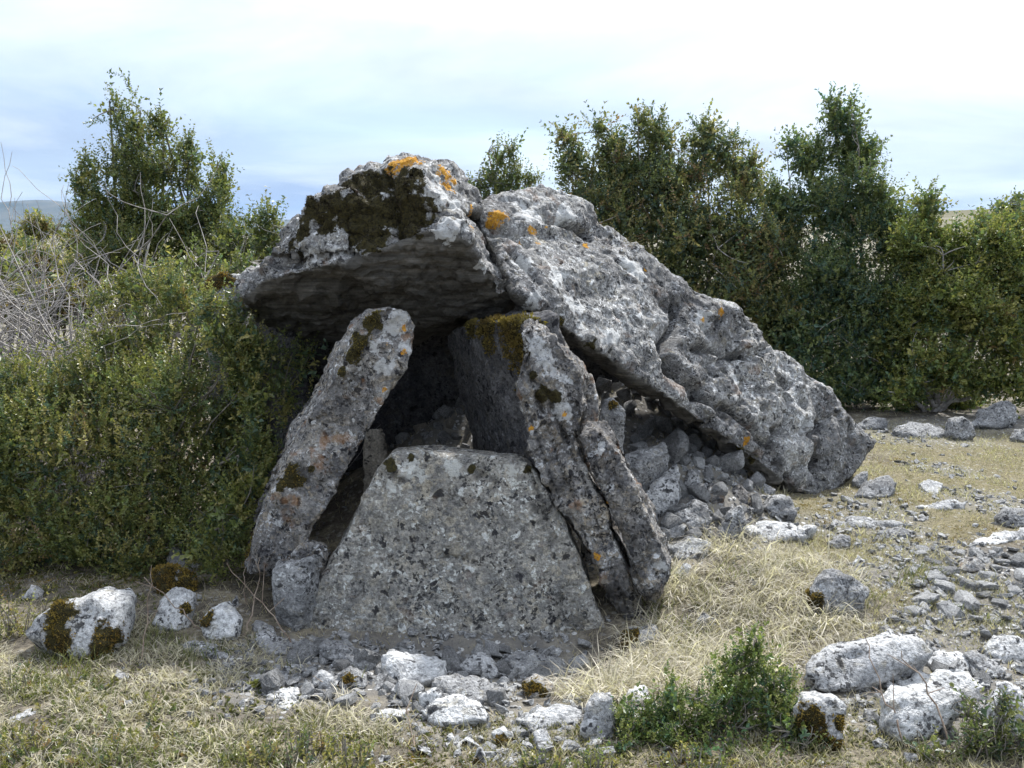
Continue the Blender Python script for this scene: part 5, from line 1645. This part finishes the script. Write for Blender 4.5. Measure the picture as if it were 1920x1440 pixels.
nb += grass('green_grass', 'tufts of fresh green grass among the straw', LEFTGR + MIDGR[:4] + [(1820, 1130, 0.4), (1700, 1140, 0.3), (1880, 1160, 0.3)], 4200, 0.075, 0.6, 0.0034, (0.085, 0.115, 0.035), (0.21, 0.21, 0.085), 3, clump=4.5, thr=0.18)
nb += grass('short_turf', 'short golden-brown turf on the open ground at right', LAWN, 5200, 0.022, 0.9, 0.0046, (0.16, 0.145, 0.075), (0.42, 0.385, 0.26), 4, thr=-0.18, clump=4.0, cref=6.5)
nb += grass('turf_tufts', 'taller dry tufts dotted over the turf at right', LAWN, 2200, 0.055, 0.9, 0.0046, (0.20, 0.19, 0.10), (0.52, 0.48, 0.36), 9, thr=0.16, clump=3.2, cref=6.5)
nb += grass('sparse_grass', 'thin dry grass between stones on all the ground', None, 1500, 0.05, 0.9, 0.0034, (0.28, 0.24, 0.16), (0.54, 0.48, 0.36), 5, thr=-0.05, avoid=BARE, cref=4.5)
RGR = [(1600, 1400, 0.25), (1700, 1420, 0.25), (1500, 1420, 0.25), (1100, 1410, 0.2), (950, 1400, 0.2), (1820, 1420, 0.2), (1180, 1230, 0.12), (1640, 1340, 0.12), (1700, 1140, 0.3), (1850, 1150, 0.45), (1600, 1150, 0.3), (1560, 1040, 0.35), (1700, 1050, 0.3)]
nb += grass('dry_grass', 'short mixed grass around the stones at right', RGR, 9000, 0.05, 0.9, 0.0034, (0.20, 0.19, 0.11), (0.52, 0.47, 0.35), 6, thr=-0.15)

MOSSG = [(860, 1400, 0.22), (960, 1420, 0.2), (780, 1420, 0.2), (1480, 1400, 0.2), (1340, 1430, 0.2), (1700, 1110, 0.14), (1500, 1120, 0.07), (120, 1240, 0.1), (230, 1270, 0.1), (400, 1310, 0.06),
         (1560, 960, 0.25), (1680, 930, 0.2), (1850, 1000, 0.2), (1740, 1010, 0.15), (1620, 1000, 0.2), (200, 1090, 0.2), (60, 1090, 0.15), (1420, 1050, 0.1), (1700, 870, 0.25), (330, 1100, 0.1)]
nb += grass('ground_moss', 'ochre and olive moss cushions on the ground', MOSSG, 26000, 0.013, 0.8, 0.0050, (0.09, 0.065, 0.014), (0.29, 0.20, 0.04), 7, clump=11, thr=-0.1, cat='moss')
nb += grass('ground_cover', 'olive leaf litter and creeping green under the shrubs', [(200, 1080, 0.6), (60, 1060, 0.6), (350, 1060, 0.4), (60, 1360, 0.5), (250, 1340, 0.5), (900, 1420, 0.3), (1500, 1430, 0.3), (1650, 1425, 0.3), (1100, 1420, 0.3), (450, 1420, 0.4), (700, 1400, 0.25), (1250, 1440, 0.3)], 6500, 0.03, 1.1, 0.011, (0.06, 0.075, 0.022), (0.19, 0.18, 0.06), 8, thr=-0.1, cat='ground cover')
print('blades', nb)

# dry stalks and twigs, one by one
def twig(name, label, pts, r=0.004, mat='twig', forks=2, seed=0, cat='twig', group=None):
    rng = np.random.RandomState(seed)
    q = [np.array(P(*p)) for p in pts]
    t = np.linspace(0, 1, 12)
    q = np.array(q)
    u = np.linspace(0, 1, len(q))
    pth = np.stack([np.interp(t, u, q[:, i]) for i in range(3)], 1)
    pth[1:-1] += rng.normal(size=(10, 3)) * 0.006
    base = pth[0].copy()
    paths = [(pth, np.linspace(r, r * 0.4, 12))]
    for _ in range(forks):
        j = rng.randint(4, 10)
        d = pth[j] - pth[j - 2]
        d = d / np.linalg.norm(d) + 0.6 * rng.normal(size=3)
        d /= np.linalg.norm(d)
        ln = 0.05 + 0.1 * rng.rand()
        paths.append((pth[j] + d * ln * np.linspace(0, 1, 4)[:, None], np.linspace(r * 0.5, r * 0.25, 4)))
    V, Fq, s = tubes(paths, 5)
    o = link(name, mesh_np(name, V - base, Fq, s, M[mat], True), loc=base)
    tag(o, label, cat, group)


def gy(px, py):
    return G(px, py)[0][1]


twig('dry_stalk', 'tall pale dry stalk left of the wedge-shaped block', [(455, 1195, gy(455, 1195)), (480, 1120, 4.0), (488, 1045, 4.02)], 0.004, forks=1, seed=1, cat='stalk')
twig('dry_stalk', 'thin stalk leaning over the white stones at left', [(560, 1220, gy(560, 1215)), (500, 1140, 3.85), (425, 1055, 3.85)], 0.0035, forks=2, seed=2, cat='stalk')
twig('dry_stalk', 'bent stalk crossing the white-topped jagged stone', [(390, 1192, gy(390, 1192)), (335, 1140, 3.8), (270, 1082, 3.85)], 0.0035, forks=1, seed=3, cat='stalk')
twig('dry_stalk', 'short upright stalk near the thin grey slab', [(462, 1150, 4.1), (458, 1090, 4.12), (453, 1055, 4.15)], 0.003, forks=0, seed=4, cat='stalk')
twig('dry_stalk', 'pair of straight stalks above the straw at left', [(265, 1240, gy(265, 1240)), (278, 1160, 3.65), (284, 1060, 3.7)], 0.003, forks=2, seed=5, cat='stalk')
twig('dead_twig', 'long brown twig lying in front of the tooth stone', [(1440, 1440, 2.85), (1600, 1400, 2.98), (1720, 1350, 3.1)], 0.008, forks=3, seed=6)
twig('dead_twig', 'thin reddish stem arching over the large pale block', [(1790, 1430, 2.9), (1750, 1310, 3.02), (1690, 1220, 3.1)], 0.004, forks=3, seed=7)
twig('dead_twig', 'second thin stem crossing the layered slab', [(1700, 1400, 2.95), (1660, 1310, 3.05), (1620, 1190, 3.2)], 0.0035, forks=3, seed=8)
twig('dead_twig', 'grey twig on the gravel left of the hollow', [(560, 1292, gy(560, 1290)), (640, 1292, gy(640, 1290)), (700, 1296, gy(700, 1294))], 0.004, forks=1, seed=9)
twig('dead_twig', 'bleached twig slanting through the bottom grass', [(685, 1410, 2.95), (750, 1350, 3.12), (795, 1330, 3.2)], 0.005, forks=1, seed=10)
twig('dead_twig', 'pale twig in the bottom left grass', [(120, 1445, 2.85), (165, 1420, 2.92), (215, 1400, 2.98)], 0.005, forks=1, seed=11)
twig('dead_twig', 'forked bleached twig at the bottom edge left of the spike stone', [(760, 1440, 2.85), (775, 1400, 2.95), (800, 1370, 3.05)], 0.005, forks=2, seed=12)


def slab_tuft():
    rng = np.random.RandomState(4)
    b = P(1168, 472, 5.5)
    n = 60
    d = rng.normal(size=(n, 3)) * 0.4 + np.array([0.1, -0.2, 0.8])
    d /= np.linalg.norm(d, axis=1)[:, None]
    paths = []
    for i in range(n):
        ln = 0.04 + 0.09 * rng.rand()
        t = np.linspace(0, 1, 4)[:, None]
        paths.append((rng.normal(size=3) * np.array([.025, .02, .004]) + d[i] * ln * t + np.array([0.02, 0, -0.03]) * t ** 2, np.linspace(0.0013, 0.0004, 4)))
    V, Fq, s = tubes(paths, 3)
    me = mesh_np('grass_tuft', V, Fq, s, M['grass'], False, np.tile(np.array([0.48, 0.41, 0.26]), (len(Fq), 1)))
    tag(link('grass_tuft', me, loc=b), 'little dry grass tuft growing on the crest of the fallen slab', 'grass')


slab_tuft()

# ------------------------------------------------------------------ the air between here and the far hills
def haze():
    me = bpy.data.meshes.new('haze')
    x, y0, y1, z0, z1 = 14800, -70, 16800, -60, 460
    v = [(-x, y0, z0), (x, y0, z0), (x, y1, z0), (-x, y1, z0), (-x, y0, z1), (x, y0, z1), (x, y1, z1), (-x, y1, z1)]
    f = [(0, 3, 2, 1), (4, 5, 6, 7), (0, 1, 5, 4), (1, 2, 6, 5), (2, 3, 7, 6), (3, 0, 4, 7)]
    me.from_pydata(v, [], f)
    m = bpy.data.materials.new('haze')
    m.use_nodes = True
    nt = m.node_tree
    for n in list(nt.nodes):
        nt.nodes.remove(n)
    out = nt.nodes.new('ShaderNodeOutputMaterial')
    pv = nt.nodes.new('ShaderNodeVolumePrincipled')
    pv.inputs['Color'].default_value = (0.32, 0.56, 0.97, 1)
    pv.inputs['Density'].default_value = 0.000028
    pv.inputs['Anisotropy'].default_value = 0.2
    nt.links.new(pv.outputs[0], out.inputs['Volume'])
    me.materials.append(m)
    tag(link('haze', me), kind='stuff')


haze()
tot = sum(len(o.data.polygons) for o in bpy.data.objects if o.type == 'MESH')
print('faces', tot, 'objects', len(bpy.data.objects))
